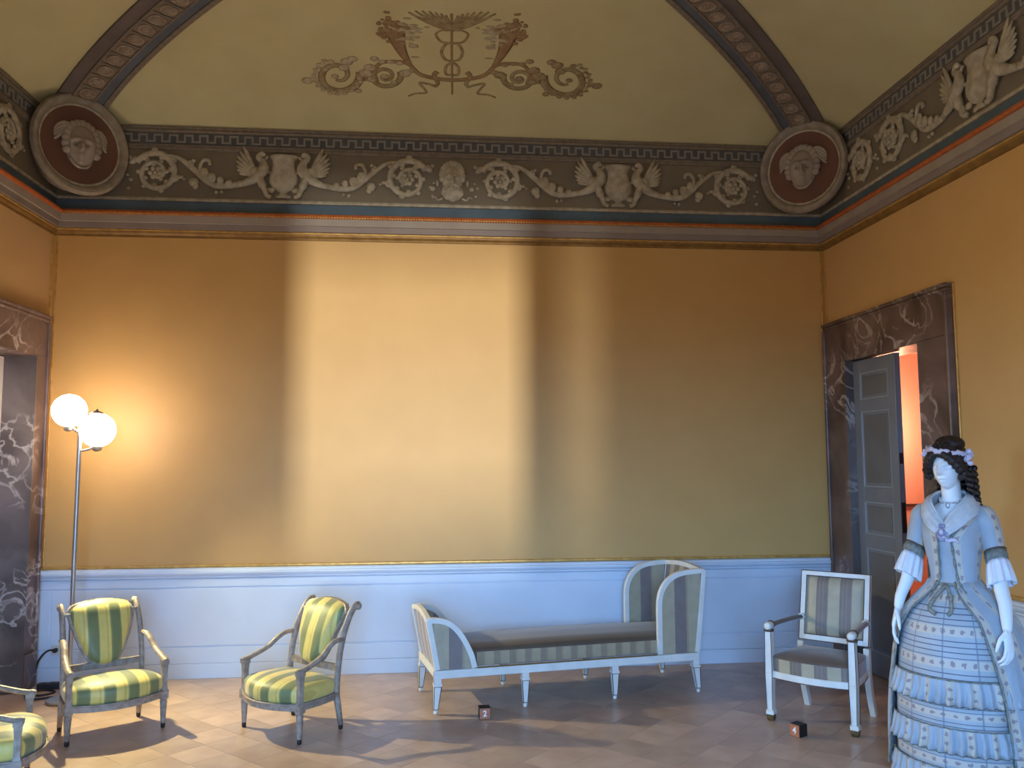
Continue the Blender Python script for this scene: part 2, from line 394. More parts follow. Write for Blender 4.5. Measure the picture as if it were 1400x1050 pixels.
# walls
T = .22
b = MB(); FB.box(b, -T, WID+T, -T, 0, 0, 4.6); struct(b, 'wall_back', m_silk, 'golden silk covered wall behind the daybed')
DR = (.39, 1.45, 2.46)      # right door opening s0,s1,height
DL = (.28, 1.40, 2.47)
def wall_with_door(fr, name, d, label, win=None):
    b = MB(); L_ = LEN
    fr.box(b, 0, d[0], -T, 0, 0, 4.6)
    if win:
        fr.box(b, d[1], win[0], -T, 0, 0, 4.6); fr.box(b, win[1], L_+.02, -T, 0, 0, 4.6)
        fr.box(b, win[0], win[1], -T, 0, 0, win[2]); fr.box(b, win[0], win[1], -T, 0, win[3], 4.6)
    else: fr.box(b, d[1], L_+.02, -T, 0, 0, 4.6)
    fr.box(b, d[0], d[1], -T, 0, d[2], 4.6)
    return struct(b, name, m_silk, label)
wall_with_door(FR, 'wall_right', DR, 'golden silk covered wall with the half open door')
wall_with_door(FL, 'wall_left', DL, 'golden silk covered wall beside the floor lamp', LWIN)
b = MB(); xs = [XL-.6]+[x for w_ in WINDOWS for x in w_[:2]]+[XR+.4]
for i in range(0, 5, 2): b.box(((xs[i]+xs[i+1])/2, YF-T/2, 2.3), (xs[i+1]-xs[i], T, 4.6))
for x0, x1, z0, z1 in WINDOWS:
    b.box(((x0+x1)/2, YF-T/2, z0/2), (x1-x0, T, z0)); b.box(((x0+x1)/2, YF-T/2, (z1+4.6)/2), (x1-x0, T, 4.6-z1))
struct(b, 'wall_front', m_silk)
for i, (x0, x1, z0, z1) in enumerate(WINDOWS):
    h = holder('window_%d' % (i+1)); b = MB(); y = YF-T/2
    for x in (x0+.02, x1-.02): b.box((x, y, (z0+z1)/2), (.04, .05, z1-z0))
    for z in (z0+.02, z1-.02): b.box(((x0+x1)/2, y, z), (x1-x0, .05, .04))
    b.build('window_frame', m_door, h)
    if i == 1:                                   # unseen slats added over the narrow side light to dim its wall band
        z = z0+.05
        while z < z1-.05:
            b = MB(); b.box(((x0+x1)/2, y-.04, z+.026), (x1-x0-.06, .012, .054)); b.build('dimming_slat', m_door, h); z += .07
h = holder('window_3'); b = MB(); a0, a1, z0, z1 = LWIN  # frame of the added left-wall window, out of view
for a in (a0, a1-.04): FL.box(b, a, a+.04, -.14, -.09, z0, z1)
for z in (z0, z1-.04): FL.box(b, a0, a1, -.14, -.09, z, z+.04)
b.build('window_frame', m_door, h)
# vault
b = MB(); ds = [0, .01, .03, .06, .1, .15, .2, .3, .4, .5, .6, .7, .8, .95, 1.1, 1.3, 1.5, 1.7]
sweep(b, [(d, vz(d)) for d in ds]); b.add([corner(i, 1.7)+V((0, 0, vz(1.7))) for i in range(4)], [(0, 1, 2, 3)])
sweep(b, [(0, vz(0)), (-.25, vz(0)), (-.25, 5.1)]); b.add([corner(i, -.25)+V((0, 0, 5.1)) for i in range(4)], [(0, 1, 2, 3)])
struct(b, 'ceiling', m_vault, 'ochre painted coved vault', smooth=True, angle=35)

# ------------------------------------------------------------------ floor with diagonal terracotta tiles
b = MB(); b.box(((XL+XR)/2, (D+YF)/2, -.06), (WID+1.4, LEN+1.2, .1)); floor = struct(b, 'floor', m_grout, 'terracotta tiled floor laid diagonally')
TS = .2345
tb = MB(); h_ = TS/2-.0007; i_ = h_-.0012
ring = lambda h, z: [V((sx*h, sy*h, z)) for sx, sy in ((-1, -1), (1, -1), (1, 1), (-1, 1))]
tb.loft([ring(h_, -.012), ring(h_, -.00018), ring(i_, 0)]); tile_me = tb.mesh('tile'); tile_me.materials.append(m_tile)
rest = MB(); c45, s45 = math.cos(R(45)), math.sin(R(45)); cand = []
for i in range(-40, 41):
    for j in range(-40, 41):
        x = -1.125+(i+.5)*TS*c45-(j+.5)*TS*s45; y = 5.167+(i+.5)*TS*s45+(j+.5)*TS*c45
        if not (XL-.12 < x < XR+.12 and YF < y < D+.1): continue
        p = V((x, y, 0))-CAM; zc = p.dot(FWD); vis = False
        if zc > .3:
            px = 700+FPX*p.dot(RGT)/zc; py = 525-FPX*p.dot(UPV)/zc; vis = -30 < px < 1430 and py < 1085
        cand.append((not vis, -y, x, y))
cand.sort(); k = 0
for nv, _, x, y in cand:
    if not nv and k < 300:
        o = bpy.data.objects.new('tile', tile_me); COL.objects.link(o); o.parent = floor; k += 1
        o.location = (x, y, random.uniform(-.0004, .0)); o.rotation_euler = (random.uniform(-.0012, .0012), random.uniform(-.0012, .0012), pi/4+random.choice((0, 1, 2, 3))*pi/2)
    else:
        mt_ = Matrix.Rotation(pi/4, 3, 'Z'); rest.loft([[mt_ @ q+V((x, y, 0)) for q in ring(h_, -.012)], [mt_ @ q+V((x, y, 0)) for q in ring(h_, -.0015)], [mt_ @ q+V((x, y, 0)) for q in ring(i_, 0)]])
if rest.f: rest.build('tile_field', m_tile, floor, kind='stuff')

# ------------------------------------------------------------------ cornice, frieze bands (run round the room)
cor = holder('trim_1', 'moulded cornice with gilt, grey and orange bands')
def band(name, prof, mt, parent): 
    return sweep(MB(), prof).build(name, mt, parent)
band('gilt_cove', [(0, 3.455), (.012, 3.457), (.012, 3.470), (.03, 3.485), (.034, 3.498)], m_goldmatt, cor)
band('gilt_bead', [(.034, 3.498), (.042, 3.500), (.042, 3.510), (.034, 3.513)], m_gold, cor)
band('lower_fascia', [(.034, 3.513), (.052, 3.517), (.056, 3.560)], m_corn2, cor)
band('upper_fascia', [(.056, 3.560), (.072, 3.563), (.078, 3.618)], m_corn, cor)
band('orange_moulding', [(.078, 3.618), (.096, 3.622), (.104, 3.632), (.100, 3.646), (.09, 3.652), (0, 3.656)], m_orange, cor)
b = MB()
for i, fr_len in ((1, None),):
    A, B = corner(1, .100), corner(2, .100); n = int((B-A).length/.022)
    for k in range(n): 
        p = A.lerp(B, (k+.5)/n); b.box((p.x, p.y, 3.622), (.013, .012, .010))
b.build('dentil_bead', m_gold, cor, kind='stuff')
frz = holder('trim_2', 'painted frieze with meander border and scrolling relief')
band('slate_band', [(.008, 3.656), (.012, 3.752), (0, 3.754)], m_blue, frz)
band('pale_fillet', [(.0, 3.754), (.022, 3.756), (.026, 3.770), (.018, 3.784), (.004, 3.788)], m_rel, frz)
band('frieze_ground', [(.004, 3.788), (.004, 4.182)], m_frz, frz)
band('middle_moulding', [(.004, 4.182), (.02, 4.186), (.024, 4.20), (.014, 4.206), (.02, 4.216), (.02, 4.226), (.006, 4.230)], m_mould, frz)
band('meander_ground', [(.006, 4.230), (.006, 4.326)], m_meand_bg, frz)
band('top_moulding', [(.006, 4.326), (.02, 4.328), (.026, 4.342), (.02, 4.356), (.03, 4.362), (.03, 4.374), (.012, 4.382), (.0, 4.384)], m_mould, frz)
def meander(fr, s0, s1, pitch=.1192):
    b = MB(); n = int((s1-s0)/pitch); z0, z1, w_, t_ = 4.242, 4.314, .016, .014
    for k in range(n):
        a = s0+k*pitch; h = pitch/2
        fr.box(b, a, a+h+w_, .006, t_, z1-w_, z1); fr.box(b, a+h, a+h+w_, .006, t_, z0, z1-w_)
        fr.box(b, a+h+w_, a+pitch+w_, .006, t_, z0, z0+w_); fr.box(b, a+pitch, a+pitch+w_, .006, t_, z0+w_, z1-w_)
    return b.build('meander', m_meand, frz)
meander(FB, .50, WID-.50); meander(FR, .50, 4.6); meander(FL, .50, 1.8)

# ---- relief motifs in a local (x along, y out of wall, z up) patch
def scroll_mb(fl=1):
    b = MB()
    P = []; Rr = []
    for k in range(46):
        t = k/45; a = R(150)-t*R(620); r = .155*(1-t)**.75+.02
        P.append((fl*r*math.cos(a)*1.0, .012, r*math.sin(a))); Rr.append((.030*(1-.45*t), .019))
    b.tube(P, Rr, 6, up=(0, 1, 0))
    for k in range(0, 44, 2):                       # acanthus lobes along the spiral
        p = V(P[k]); q = V(P[k+1]); t = (q-p).normalized(); nrm = V((-t.z, 0, t.x))*fl
        sz = .036*(1-.5*k/45)
        b.blob(p-nrm*.022*(1 if k % 4 else -1)+V((0, .004, 0)), (sz, .014, sz*.8), 6, 4)
    for k in range(6):                              # central flower
        a = k*pi/3; b.blob((.038*math.cos(a), .018, .038*math.sin(a)), (.024, .014, .024), 6, 4)
    b.blob((0, .024, 0), .018, 6, 4)
    for x, z, r in ((-.185, .09, .03), (-.205, .125, .022), (-.165, .115, .026), (-.19, -.06, .018), (-.215, -.02, .015), (-.205, -.13, .018), (.20, -.03, .02), (.225, -.045, .014)):
        b.blob((fl*x, .012, z), (r, .012, r*.8), 6, 4)
    return b
def leafarm_mb(fl=1):
    """stem and acanthus leaf between scroll and griffin; runs from x=0 (scroll) to x=.5*fl"""
    b = MB(); P = bez([(0.0*fl, .012, .15), (.10*fl, .012, .13), (.22*fl, .012, .04), (.36*fl, .014, -.08), (.50*fl, .014, -.09), (.64*fl, .012, -.06)], 6)
    b.tube(P, [(.012+.016*min(1, k/14), .012) for k in range(len(P))], 6, up=(0, 1, 0))
    for x, z, r, l in ((.30, .0, .05, .06), (.36, -.03, .055, .045), (.43, -.05, .04, .035), (.50, -.07, .04, .03)):
        b.blob((fl*x, .018, z), (r*.8, .016, l), 7, 4)
    b.tube(bez([(.34*fl, .014, -.05), (.27*fl, .016, .03), (.29*fl, .016, .11), (.34*fl, .014, .11), (.345*fl, .014, .075)], 5), (.018, .014), 6, up=(0, 1, 0)) if False else b.tube(bez([(.34*fl, .014, -.05), (.27*fl, .016, .03), (.29*fl, .016, .11), (.34*fl, .014, .11), (.345*fl, .014, .075)], 5), .016, 6)
    for x, z, r in ((.22, -.07, .045), (.235, -.105, .03), (.20, .08, .022), (.215, .11, .018), (.19, .1, .016), (.10, -.03, .018), (.085, -.02, .014), (.40, -.15, .018), (.44, -.145, .016)):
        b.blob((fl*x, .014, z), (r, .015, r*.9), 6, 4)
    return b
def griffin_mb(fl=1):
    """winged beast facing -x*fl (toward the urn at smaller |x|)"""
    b = MB()
    body = bez([(.36*fl, .02, -.085), (.28*fl, .03, -.06), (.20*fl, .035, -.01), (.155*fl, .035, .05), (.165*fl, .03, .11), (.20*fl, .028, .15), (.175*fl, .03, .175), (.145*fl, .03, .165)], 5)
    rr = [interp([(0, .02), (8, .042), (15, .048), (20, .03), (26, .022), (31, .026), (35, .012)], k) for k in range(len(body))]
    b.tube(body, [(r, r*.7) for r in rr], 8, up=(0, 1, 0))
    b.tube(bez([(.19*fl, .03, -.01), (.165*fl, .035, -.08), (.14*fl, .03, -.13), (.125*fl, .03, -.17), (.09*fl, .03, -.18)], 4), [.034]*6+[.024]*6+[.02]*4+[.018], 6)
    for k in range(7):                              # wing feathers
        a = R(64-10*k); L_ = .265-.020*k
        p0 = V((.205*fl, .036, .0)); p1 = p0+V((math.cos(a)*L_*fl, -.012, math.sin(a)*L_))
        b.tube([p0, p0.lerp(p1, .4), p0.lerp(p1, .8), p1], [(.010, .008), (.020, .012), (.018, .010), (.006, .006)], 6, up=(0, 1, 0))
    b.blob((.225*fl, .034, .02), (.05, .022, .05), 8, 5)
    return b
def urn_mb():
    b = MB(); prof = [(.035, -.185), (.06, -.18), (.06, -.165), (.028, -.15), (.03, -.135), (.075, -.115), (.112, -.06), (.118, -.01), (.10, .04), (.088, .085), (.092, .13), (.112, .155), (.118, .17), (.10, .175)]
    rings = [[V((r*math.cos(pi*j/12)*(1+.03*(j % 2 if -.12 < z < .1 else 0)), .006+r*.42*math.sin(pi*j/12), z)) for j in range(13)] for r, z in prof]
    b.loft(rings, closed=False)
    for sg in (-1, 1):
        b.tube(bez([(sg*.105, .02, .02), (sg*.15, .02, .06), (sg*.155, .02, .12), (sg*.125, .02, .16)], 5), .013, 6)
        b.blob((sg*.10, .014, -.12), (.04, .014, .025), 6, 4)
    return b
def face_mb(rx, rz, ry, feat=1, n=18, m=14):
    """relief head looking out along +y: brow, eye sockets, nose, mouth, chin"""
    b = MB(); rings = []
    for i in range(m+1):
        z = -rz+2*rz*i/m; hw = math.sqrt(max(0, 1-(z/rz)**2))
        ring = []
        for j in range(n+1):
            x = rx*hw*(-1+2*j/n); q = max(0, 1-(x/rx)**2-(z/rz)**2); y = ry*math.sqrt(q)
            u, w_ = x/rx, z/rz
            y += feat*ry*(.42*math.exp(-((u/.14)**2))*(1 if -.28 < w_ < .12 else math.exp(-((w_+.1)/.25)**2*4)*.4)   # nose
                 + .22*math.exp(-((w_-.22)/.10)**2)*math.exp(-((abs(u)-.3)/.3)**2)                               # brow
                 - .25*math.exp(-((abs(u)-.33)/.16)**2-((w_-.06)/.09)**2)                                         # sockets
                 + .18*math.exp(-(u/.22)**2-((w_+.44)/.05)**2) + .18*math.exp(-(u/.2)**2-((w_+.56)/.05)**2)       # lips
                 - .12*math.exp(-(u/.2)**2-((w_+.50)/.025)**2) + .16*math.exp(-(u/.25)**2-((w_+.78)/.12)**2)) * (q**.25 if q > 0 else 0)
            ring.append(V((x, y, z)))
        rings.append(ring)
    b.loft(rings, closed=False); return b
def mask_mb():
    b = face_mb(.085, .13, .06, 2.6, 26, 24)
    b.map(lambda v: v+V((0, .006, 0)))
    for k in range(14):
        a = R(-15+210*k/13); b.blob((.085*math.cos(a), .022, .04+.105*math.sin(a)), (.032, .022, .032), 6, 4)
    for k in range(11):
        x = -.07+.14*k/10; b.tube([(x, .045-.2*abs(x), -.055-.1*(.08-abs(x))), (x*1.15, .045-.2*abs(x), -.12), (x*.7, .02, -.165-.3*(.07-abs(x)))], [.015, .016, .005], 6)
    for sg in (-1, 1): b.tube([(sg*.01, .075, -.045), (sg*.045, .07, -.06), (sg*.06, .05, -.09)], [.012, .012, .006], 6)
    for sg in (-1, 1):
        b.tube(bez([(sg*.08, .012, -.15), (sg*.12, .012, -.165), (sg*.14, .012, -.14), (sg*.17, .012, -.15)], 4), .01, 6)
        b.blob((sg*.125, .012, -.02), (.014, .012, .03), 6, 4); b.blob((sg*.16, .012, -.07), (.028, .012, .022), 6, 4)
    return b
Zmid = 3.985
def put(mb, fr, s, name, mt=None, z=Zmid, parent=None):
    mb.map(lambda v: fr(s+v.x, .004+v.y*(1.0), z+v.z)); return mb.build(name, mt or m_rel, parent or frz, smooth=True)
def unit(fr, s, sg=1, left=True, right=True):
    put(urn_mb(), fr, s, 'urn_relief')
    for f, ok in ((-1, left), (1, right)):
        if not ok: continue
        put(griffin_mb(f), fr, s, 'griffin_relief')
        a = leafarm_mb(-f); put(a, fr, s+f*.93, 'acanthus_relief')
        put(scroll_mb(-f), fr, s+f*1.01, 'scroll_relief')
unit(FB, 1.775); unit(FB, 4.565); put(mask_mb(), FB, 3.155, 'mask_relief')
unit(FR, 2.19); put(scroll_mb(1), FR, .735, 'scroll_relief'); put(scroll_mb(-1), FL, .80, 'scroll_relief'); put(leafarm_mb(1), FL, .87, 'acanthus_relief'); put(griffin_mb(-1), FL, 1.8, 'griffin_relief')

# ------------------------------------------------------------------ diagonal vault ribs with rosettes
def rib(ci, dirx, label):
    h = holder('trim_%d' % (3+ci), label)
    c0 = corner(1 if ci == 0 else 2, 0); dg = V((dirx, -1, 0)).normalized(); wd = V((dirx, 1, 0)).normalized()   # wd: towards the back wall... side
    def pt(a, u, off=0):
        # a measured per axis; u across the rib (+ toward the back wall)
        return c0+dg*(a*1.4142)+wd*u+V((0, 0, ribz(a)-off))
    As = [.22+i*.045 for i in range(34)]
    def strip(name, u0, u1, off, mt):
        b = MB(); rings = [[pt(a, u0, -.05), pt(a, u0, off), pt(a, u1, off), pt(a, u1, -.05)] for a in As]
        b.loft(rings); return b.build(name, mt, h, smooth=False)
    strip('side_band', -.185, -.095, .006, m_rib_dk)
    strip('rosette_band', -.095, .075, .014, m_rib)
    strip('rosette_border', -.097, -.083, .022, m_mould); strip('rosette_border', .063, .077, .022, m_mould)
    strip('slate_rib_band', .077, .145, .006, m_ribblue); strip('edge_moulding', .145, .185, .018, m_mould)
    a = .36; i = 0
    while a < 1.68:
        p = pt(a, -.01, .016); q = pt(a+.02, -.01, .016); t = (q-p).normalized(); sd = wd.copy(); up = t.cross(sd).normalized()
        if up.z > 0: up = -up
        M3 = Matrix((t, sd, up)).transposed()
        b = MB(); b.lathe([(.058, 0), (.060, .008), (.052, .012), (.046, .006), (.030, .006), (.026, .012), (.012, .016), (.0015, .017)], 14)
        for k in range(8): b.blob((.035*math.cos(k*pi/4), .035*math.sin(k*pi/4), .008), (.011, .011, .006), 5, 4)
        b.map(lambda v: M3 @ v+p); b.build('rosette', m_ros, h, smooth=True)
        bb = MB(); ln = .5; bb.box((0, 0, .006), (.014, .15, .012)); 
        pm = pt(a+.0655/1.25, -.01, .014); bb.map(lambda v: M3 @ v+pm); bb.build('rosette_bar', m_mould, h)
        L_ = (pt(a+.01, 0)-pt(a, 0)).length/.01; a += .152/L_
    return h
rib(0, 1, 'diagonal vault rib with rosettes above the lamp corner')
rib(1, -1, 'diagonal vault rib with rosettes above the open door corner')

# ------------------------------------------------------------------ corner medallions
def medallion(ci, dirx, tilt, label, faceturn):
    c0 = corner(ci, 0); dg = V((dirx, -1, 0)).normalized()
    p = c0+dg*.39+V((0, 0, 4.10))
    o = holder('trim_%d' % (8+ci), label); o.location = p; o.rotation_euler = (0, 0, math.atan2(dg.y, dg.x)-pi/2); o.scale = (.87, .87, .9)
    RX = Matrix.Rotation(-pi/2, 3, 'X')          # lathe axis -> +y (out into the room)
    def lat(prof, name, mt, sm=True):
        b = MB(); b.lathe(prof, 40, mtx=RX.to_3x3(), cap=name == 'disc'); b.map(lambda v: V((v.x, v.y, v.z*1.02))); return b.build(name, mt, o, smooth=sm, angle=50)
    lat([(.36, -.20), (.405, -.02), (.425, .0), (.432, .03), (.41, .06), (.385, .06), (.358, .03), (.35, .012)], 'rim', m_rim)
    lat([(.356, -.12), (.354, .010), (.30, .004), (.15, .002), (.002, .001)], 'disc', m_med)
    b = MB(); b.lathe([(.335, .006), (.345, .016), (.354, .016), (.36, .006)], 40, mtx=RX.to_3x3(), cap=False); b.build('inner_bead', m_rel, o, smooth=True)
    f = face_mb(.130, .185, .105, 2.3, 30, 30); rt = Matrix.Rotation(faceturn, 3, 'Z') @ Matrix.Rotation(R(-6), 3, 'X')
    f.map(lambda v: rt @ v+V((0, .012, -.02))); fc = f.build('face', m_medrel, o, smooth=True)
    b = MB(); random.seed(3)
    for k in range(15):
        a = R(-25+230*k/14); b.blob((.140*math.cos(a), .040, .0+.175*math.sin(a)), (.040, .036, .038), 7, 5)
    for sg in (-1, 1):
        for k in range(4): b.tube(bez([(sg*.07, .04, .13-.02*k), (sg*.15, .035, .15-.025*k), (sg*.21, .02, .11-.035*k), (sg*.225, .012, .06-.02*k)], 4), [.016]*8+[.012]*4+[.004], 6)
    b.tube(bez([(-.09, .03, -.14), (-.04, .045, -.20), (.04, .045, -.20), (.09, .03, -.14)], 5), .014, 6)
    b.build('hair', m_medrel, o, smooth=True)
    return o
medallion(1, 1, 0, 'round rose-brown medallion with winged relief head above the lamp corner', R(-16))
medallion(2, -1, 0, 'round rose-brown medallion with winged relief head above the open door corner', R(14))

# ------------------------------------------------------------------ painted ornament on the back slope of the vault
def vaulthit(px, py):
    d = ray(px, py); lo, hi = 4.0/d.y, (D-.002)/d.y
    for _ in range(40):
        t = (lo+hi)/2; p = CAM+d*t
        if p.z > vz(D-p.y): hi = t
        else: lo = t
    return CAM+d*lo
def vn(p):
    d = D-p.y; g = (vz(d+.01)-vz(max(0, d-.01)))/.02
    return V((0, -g, -1)).normalized()
orn = thing('ceiling_painting', 'painted cornucopias, winged staff and leafy scrolls on the vault above the back wall', 'painting')
def VP(x, y, off=.002):
    p = vaulthit(x, y); return p+vn(p)*off
cz = lambda x, y: (500+x/5.833, y/5.833)          # coordinates measured in an enlarged view
def pcurve(b, pts, w0, w1=None, n=6, off=.002, flat=.004):
    P2 = bez([(x, y, 0) for x, y in pts], n); P3 = [VP(p.x, p.y, off) for p in P2]; m_ = len(P3)
    w1 = w0 if w1 is None else w1
    b.tube(P3, [(lerp(w0, w1, k/(m_-1)), flat) for k in range(m_)], 6, up=vn(P3[0])); return b
def pblob(b, x, y, r, ry=None, off=.003):
    p = VP(x, y, off); n = vn(p); t = V((1, 0, 0)); u = n.cross(t); M3 = Matrix((t, u, n)).transposed()
    b.blob(p, (r, (ry or r), .005), 8, 4, M3); return b
def mirr(pts, c=618.0): return [(2*c-x, y+(2*c-2*x)*.018) for x, y in pts]
for side in (0, 1):
    f = mirr if side else (lambda p: p)
    b = MB(); pcurve(b, f([cz(700, 640), cz(560, 625), cz(430, 590), cz(340, 510), cz(240, 490), cz(120, 500), cz(70, 570), cz(90, 650), cz(30, 600), cz(-10, 640)]), .020, .014); b.build('leafy_stem', m_paint_dk, orn, smooth=True)
    b = MB(); c = (526, 104)
    sp = [(c[0]+(22-.033*a)*math.cos(R(a)), c[1]+(15-.022*a)*math.sin(R(a))*1.05) for a in range(-20, 540, 22)]
    pcurve(b, f(sp), .026, .013, 2); b.build('inner_scroll', m_leaf_or, orn, smooth=True)
    b = MB(); c = (462, 103)
    sp = [(c[0]+(30-.05*a)*math.cos(R(a+20)), c[1]+(24-.04*a)*math.sin(R(a+20))*1.0) for a in range(-30, 470, 20)]
    pcurve(b, f(sp), .036, .014, 2); b.build('outer_scroll', m_leaf_or, orn, smooth=True)
    b = MB()
    for k in range(26):
        a = R(10+k*9); x, y = 462+(30+3*(k % 2))*math.cos(a), 103+(23+2.5*(k % 2))*math.sin(a); (x, y), = f([(x, y)]); pblob(b, x, y, .022, .016)
    for x, y, r in ((420, 110, .045), (428, 108, .03), (474, 84, .05), (482, 80, .04), (490, 124, .03), (500, 100, .06), (506, 92, .05), (508, 108, .04), (553, 100, .05), (560, 97, .035), (512, 80, .035), (522, 84, .03), (534, 84, .03), (546, 86, .03), (470, 92, .045), (452, 84, .03), (444, 94, .03), (458, 104, .03), (526, 104, .035), (538, 112, .025)):
        (x, y), = f([(x, y)]); pblob(b, x, y, r, r*.8)
    b.build('acanthus_leaf', m_paint_lt if side == 0 else m_leaf_or, orn, smooth=True, kind='stuff')
    # cornucopia horn and flowers
    b = MB(); P2 = bez([(*cz(360, 520), 0), (*cz(300, 430), 0), (*cz(255, 330), 0), (*cz(235, 250), 0)], 6)
    q = f([(p.x, p.y) for p in P2]); P3 = [VP(x, y) for x, y in q]
    b.tube(P3, [(lerp(.015, .075, k/(len(P3)-1)), .005) for k in range(len(P3))], 6, up=vn(P3[0])); b.build('cornucopia_horn', m_paint_dk, orn, smooth=True)
    b = MB(); random.seed(11)
    for k in range(60):
        x, y = cz(random.gauss(185, 45), random.gauss(225, 55)); (x, y), = f([(x, y)]); pblob(b, x, y, random.uniform(.012, .026), None, .003+.002*random.random())
    b.build('flower_cluster', m_paint_dk, orn, smooth=True, kind='stuff')
    b = MB()
    for k in range(46):
        x, y = cz(random.gauss(350, 62), random.gauss(250, 58)); (x, y), = f([(x, y)]); pblob(b, x, y, random.uniform(.014, .04), random.uniform(.007, .016), .003)
    b.build('fruit_cluster', m_paint_lt, orn, smooth=True, kind='stuff')
    b = MB(); pcurve(b, f([cz(560, 690), cz(500, 670), cz(430, 660), cz(470, 710), cz(480, 740), cz(400, 745), cz(340, 765)]), .012, .008); b.build('ribbon_end', m_leaf_or, orn, smooth=True)
    b = MB(); pcurve(b, f([cz(570, 570), cz(545, 600), cz(575, 660), cz(555, 690)]), .022, .014); b.build('ribbon_knot', m_leaf_or, orn, smooth=True)
    b = MB(); pcurve(b, f([cz(685, 345), cz(600, 330), cz(560, 270), cz(610, 240), cz(650, 245)]), .012, .008); pcurve(b, f([cz(690, 490), cz(630, 470), cz(605, 410), cz(640, 350), cz(690, 342)]), .012, .012); pcurve(b, f([cz(690, 600), cz(640, 590), cz(640, 530), cz(690, 495)]), .012, .012); b.build('snake', m_leaf_or, orn, smooth=True)
    b = MB()
    for k in range(7):
        x1, y1 = ((340, 95), (395, 84), (450, 84), (505, 88), (555, 96), (600, 106), (640, 120))[k]; pcurve(b, f([cz(688, 232), cz(lerp(688, x1, .35), lerp(232, y1, .28)+8), cz(lerp(688, x1, .75), lerp(232, y1, .70)+6), cz(x1, y1)]), .026, .008, 4)
    b.build('wing', m_leaf_or, orn, smooth=True)
b = MB(); pcurve(b, [cz(686, 120), cz(686, 350), cz(688, 560), cz(690, 750)], .010, .008); pblob(b, *cz(685, 122), .012, .028); b.build('staff', m_paint_dk, orn, smooth=True)

# ------------------------------------------------------------------ dado, gilt fillets
def dado(fr, s0, s1, name, label, panel0):
    h = holder(name, label)
    def bx(nm, z0, z1, d1, a=s0, c=s1, mt=m_dado, bev=.003): 
        b = MB(); fr.box(b, a, c, 0, d1, z0, z1); return b.build(nm, mt, h, bevel=bev)
    bx('base_board', .0, .112, .034); bx('lower_rail', .1145, .234, .030); bx('backing', 0, .76, .020, bev=0)
    bx('dado_panel', .242, .684, .028, panel0, s1-.1 if fr is FB else s1, bev=.006)
    bx('stile', .242, .684, .030, s0, panel0-.008)
    if fr is FB: bx('stile', .242, .684, .030, s1-.092, s1)
    bx('upper_rail', .692, .757, .030)
    b = MB(); prof = [(0, .760), (.036, .760), (.042, .768), (.040, .776), (.052, .786), (.060, .80), (.060, .812), (.048, .818), (.044, .832), (.03, .838), (0, .840)]
    b.loft([[fr(s0, d, z) for d, z in prof], [fr(s1, d, z) for d, z in prof]]); b.build('chair_rail', m_dado, h)
    b = MB(); fr.box(b, s0, s1, 0, .022, .840, .862); b.build('gilt_fillet', m_gold, h, bevel=.006)
    return h
dado(FB, 0, WID, 'trim_5', 'pale blue-grey panelled dado under the golden wall', .11)
dado(FR, 1.83, LEN, 'trim_6', 'pale blue-grey panelled dado behind the mannequin', 1.95)
dado(FL, 1.80, LEN, 'trim_7', None, 1.95)
gb = holder('trim_8', 'thin gilt beads running up the room corners')
for fr, s in ((FB, .028), (FB, WID-.028), (FR, .036), (FL, .036)):
    b = MB(); fr.box(b, s-.006, s+.006, 0, .012, .862, 3.456); b.build('gilt_bead', m_gold, gb, bevel=.003)
for fr, s in ((FR, 1.815), (FL, 1.78)):
    b = MB(); fr.box(b, s-.007, s+.007, 0, .012, .862, 2.80); b.build('gilt_bead', m_gold, gb, bevel=.003)

# ------------------------------------------------------------------ doors
def surround(fr, name, label, s0, s1, d, zt, fw, fw1):
    h = holder(name, label); o0, o1 = s0-fw, s1+fw1
    def jamb(a, c):
        b = MB(); fr.box(b, a, c, 0, .045, .26, d); return b
    jamb(o0, s0).build('jamb', m_marb, h, bevel=.006); jamb(s1, o1).build('jamb', m_marb, h, bevel=.006)
    for a, c in ((o0-.008, s0+.004), (s1-.004, o1+.008)):
        b = MB(); fr.box(b, a, c, 0, .06, 0, .26); b.build('plinth_block', m_marb, h, bevel=.006)
    b = MB(); fr.box(b, o0, o1, 0, .045, d, zt-.03); b.build('lintel', m_marb, h, bevel=.006)
    b = MB(); fr.box(b, o0-.004, o1+.004, 0, .065, zt-.03, zt); fr.box(b, o0-.002, o1+.002, 0, .055, zt-.055, zt-.03); b.build('cap_moulding', m_marb, h, bevel=.008)
    for a, c in ((o0, o0+.03), (o1-.03, o1)):
        b = MB(); fr.box(b, a, c, .03, .062, .26, zt-.055); b.build('outer_moulding', m_marb, h, bevel=.008)
    for a, c in ((s0-.004, s0+.012), (s1-.012, s1+.004)):
        b = MB(); fr.box(b, a, c, -T-.002, .046, 0, d); b.build('reveal', m_marbdk, h)
    b = MB(); fr.box(b, s0, s1, -T-.002, .046, d-.012, d+.004); b.build('head_reveal', m_marb, h)
    return h
dr = surround(FR, 'door_1', 'brown marble doorway with one grey leaf shut and warm light beyond', *DR, 2.80, .345, .355)
dl = surround(FL, 'door_2', 'brown marble doorway beside the floor lamp', *DL, 2.79, .172, .34)
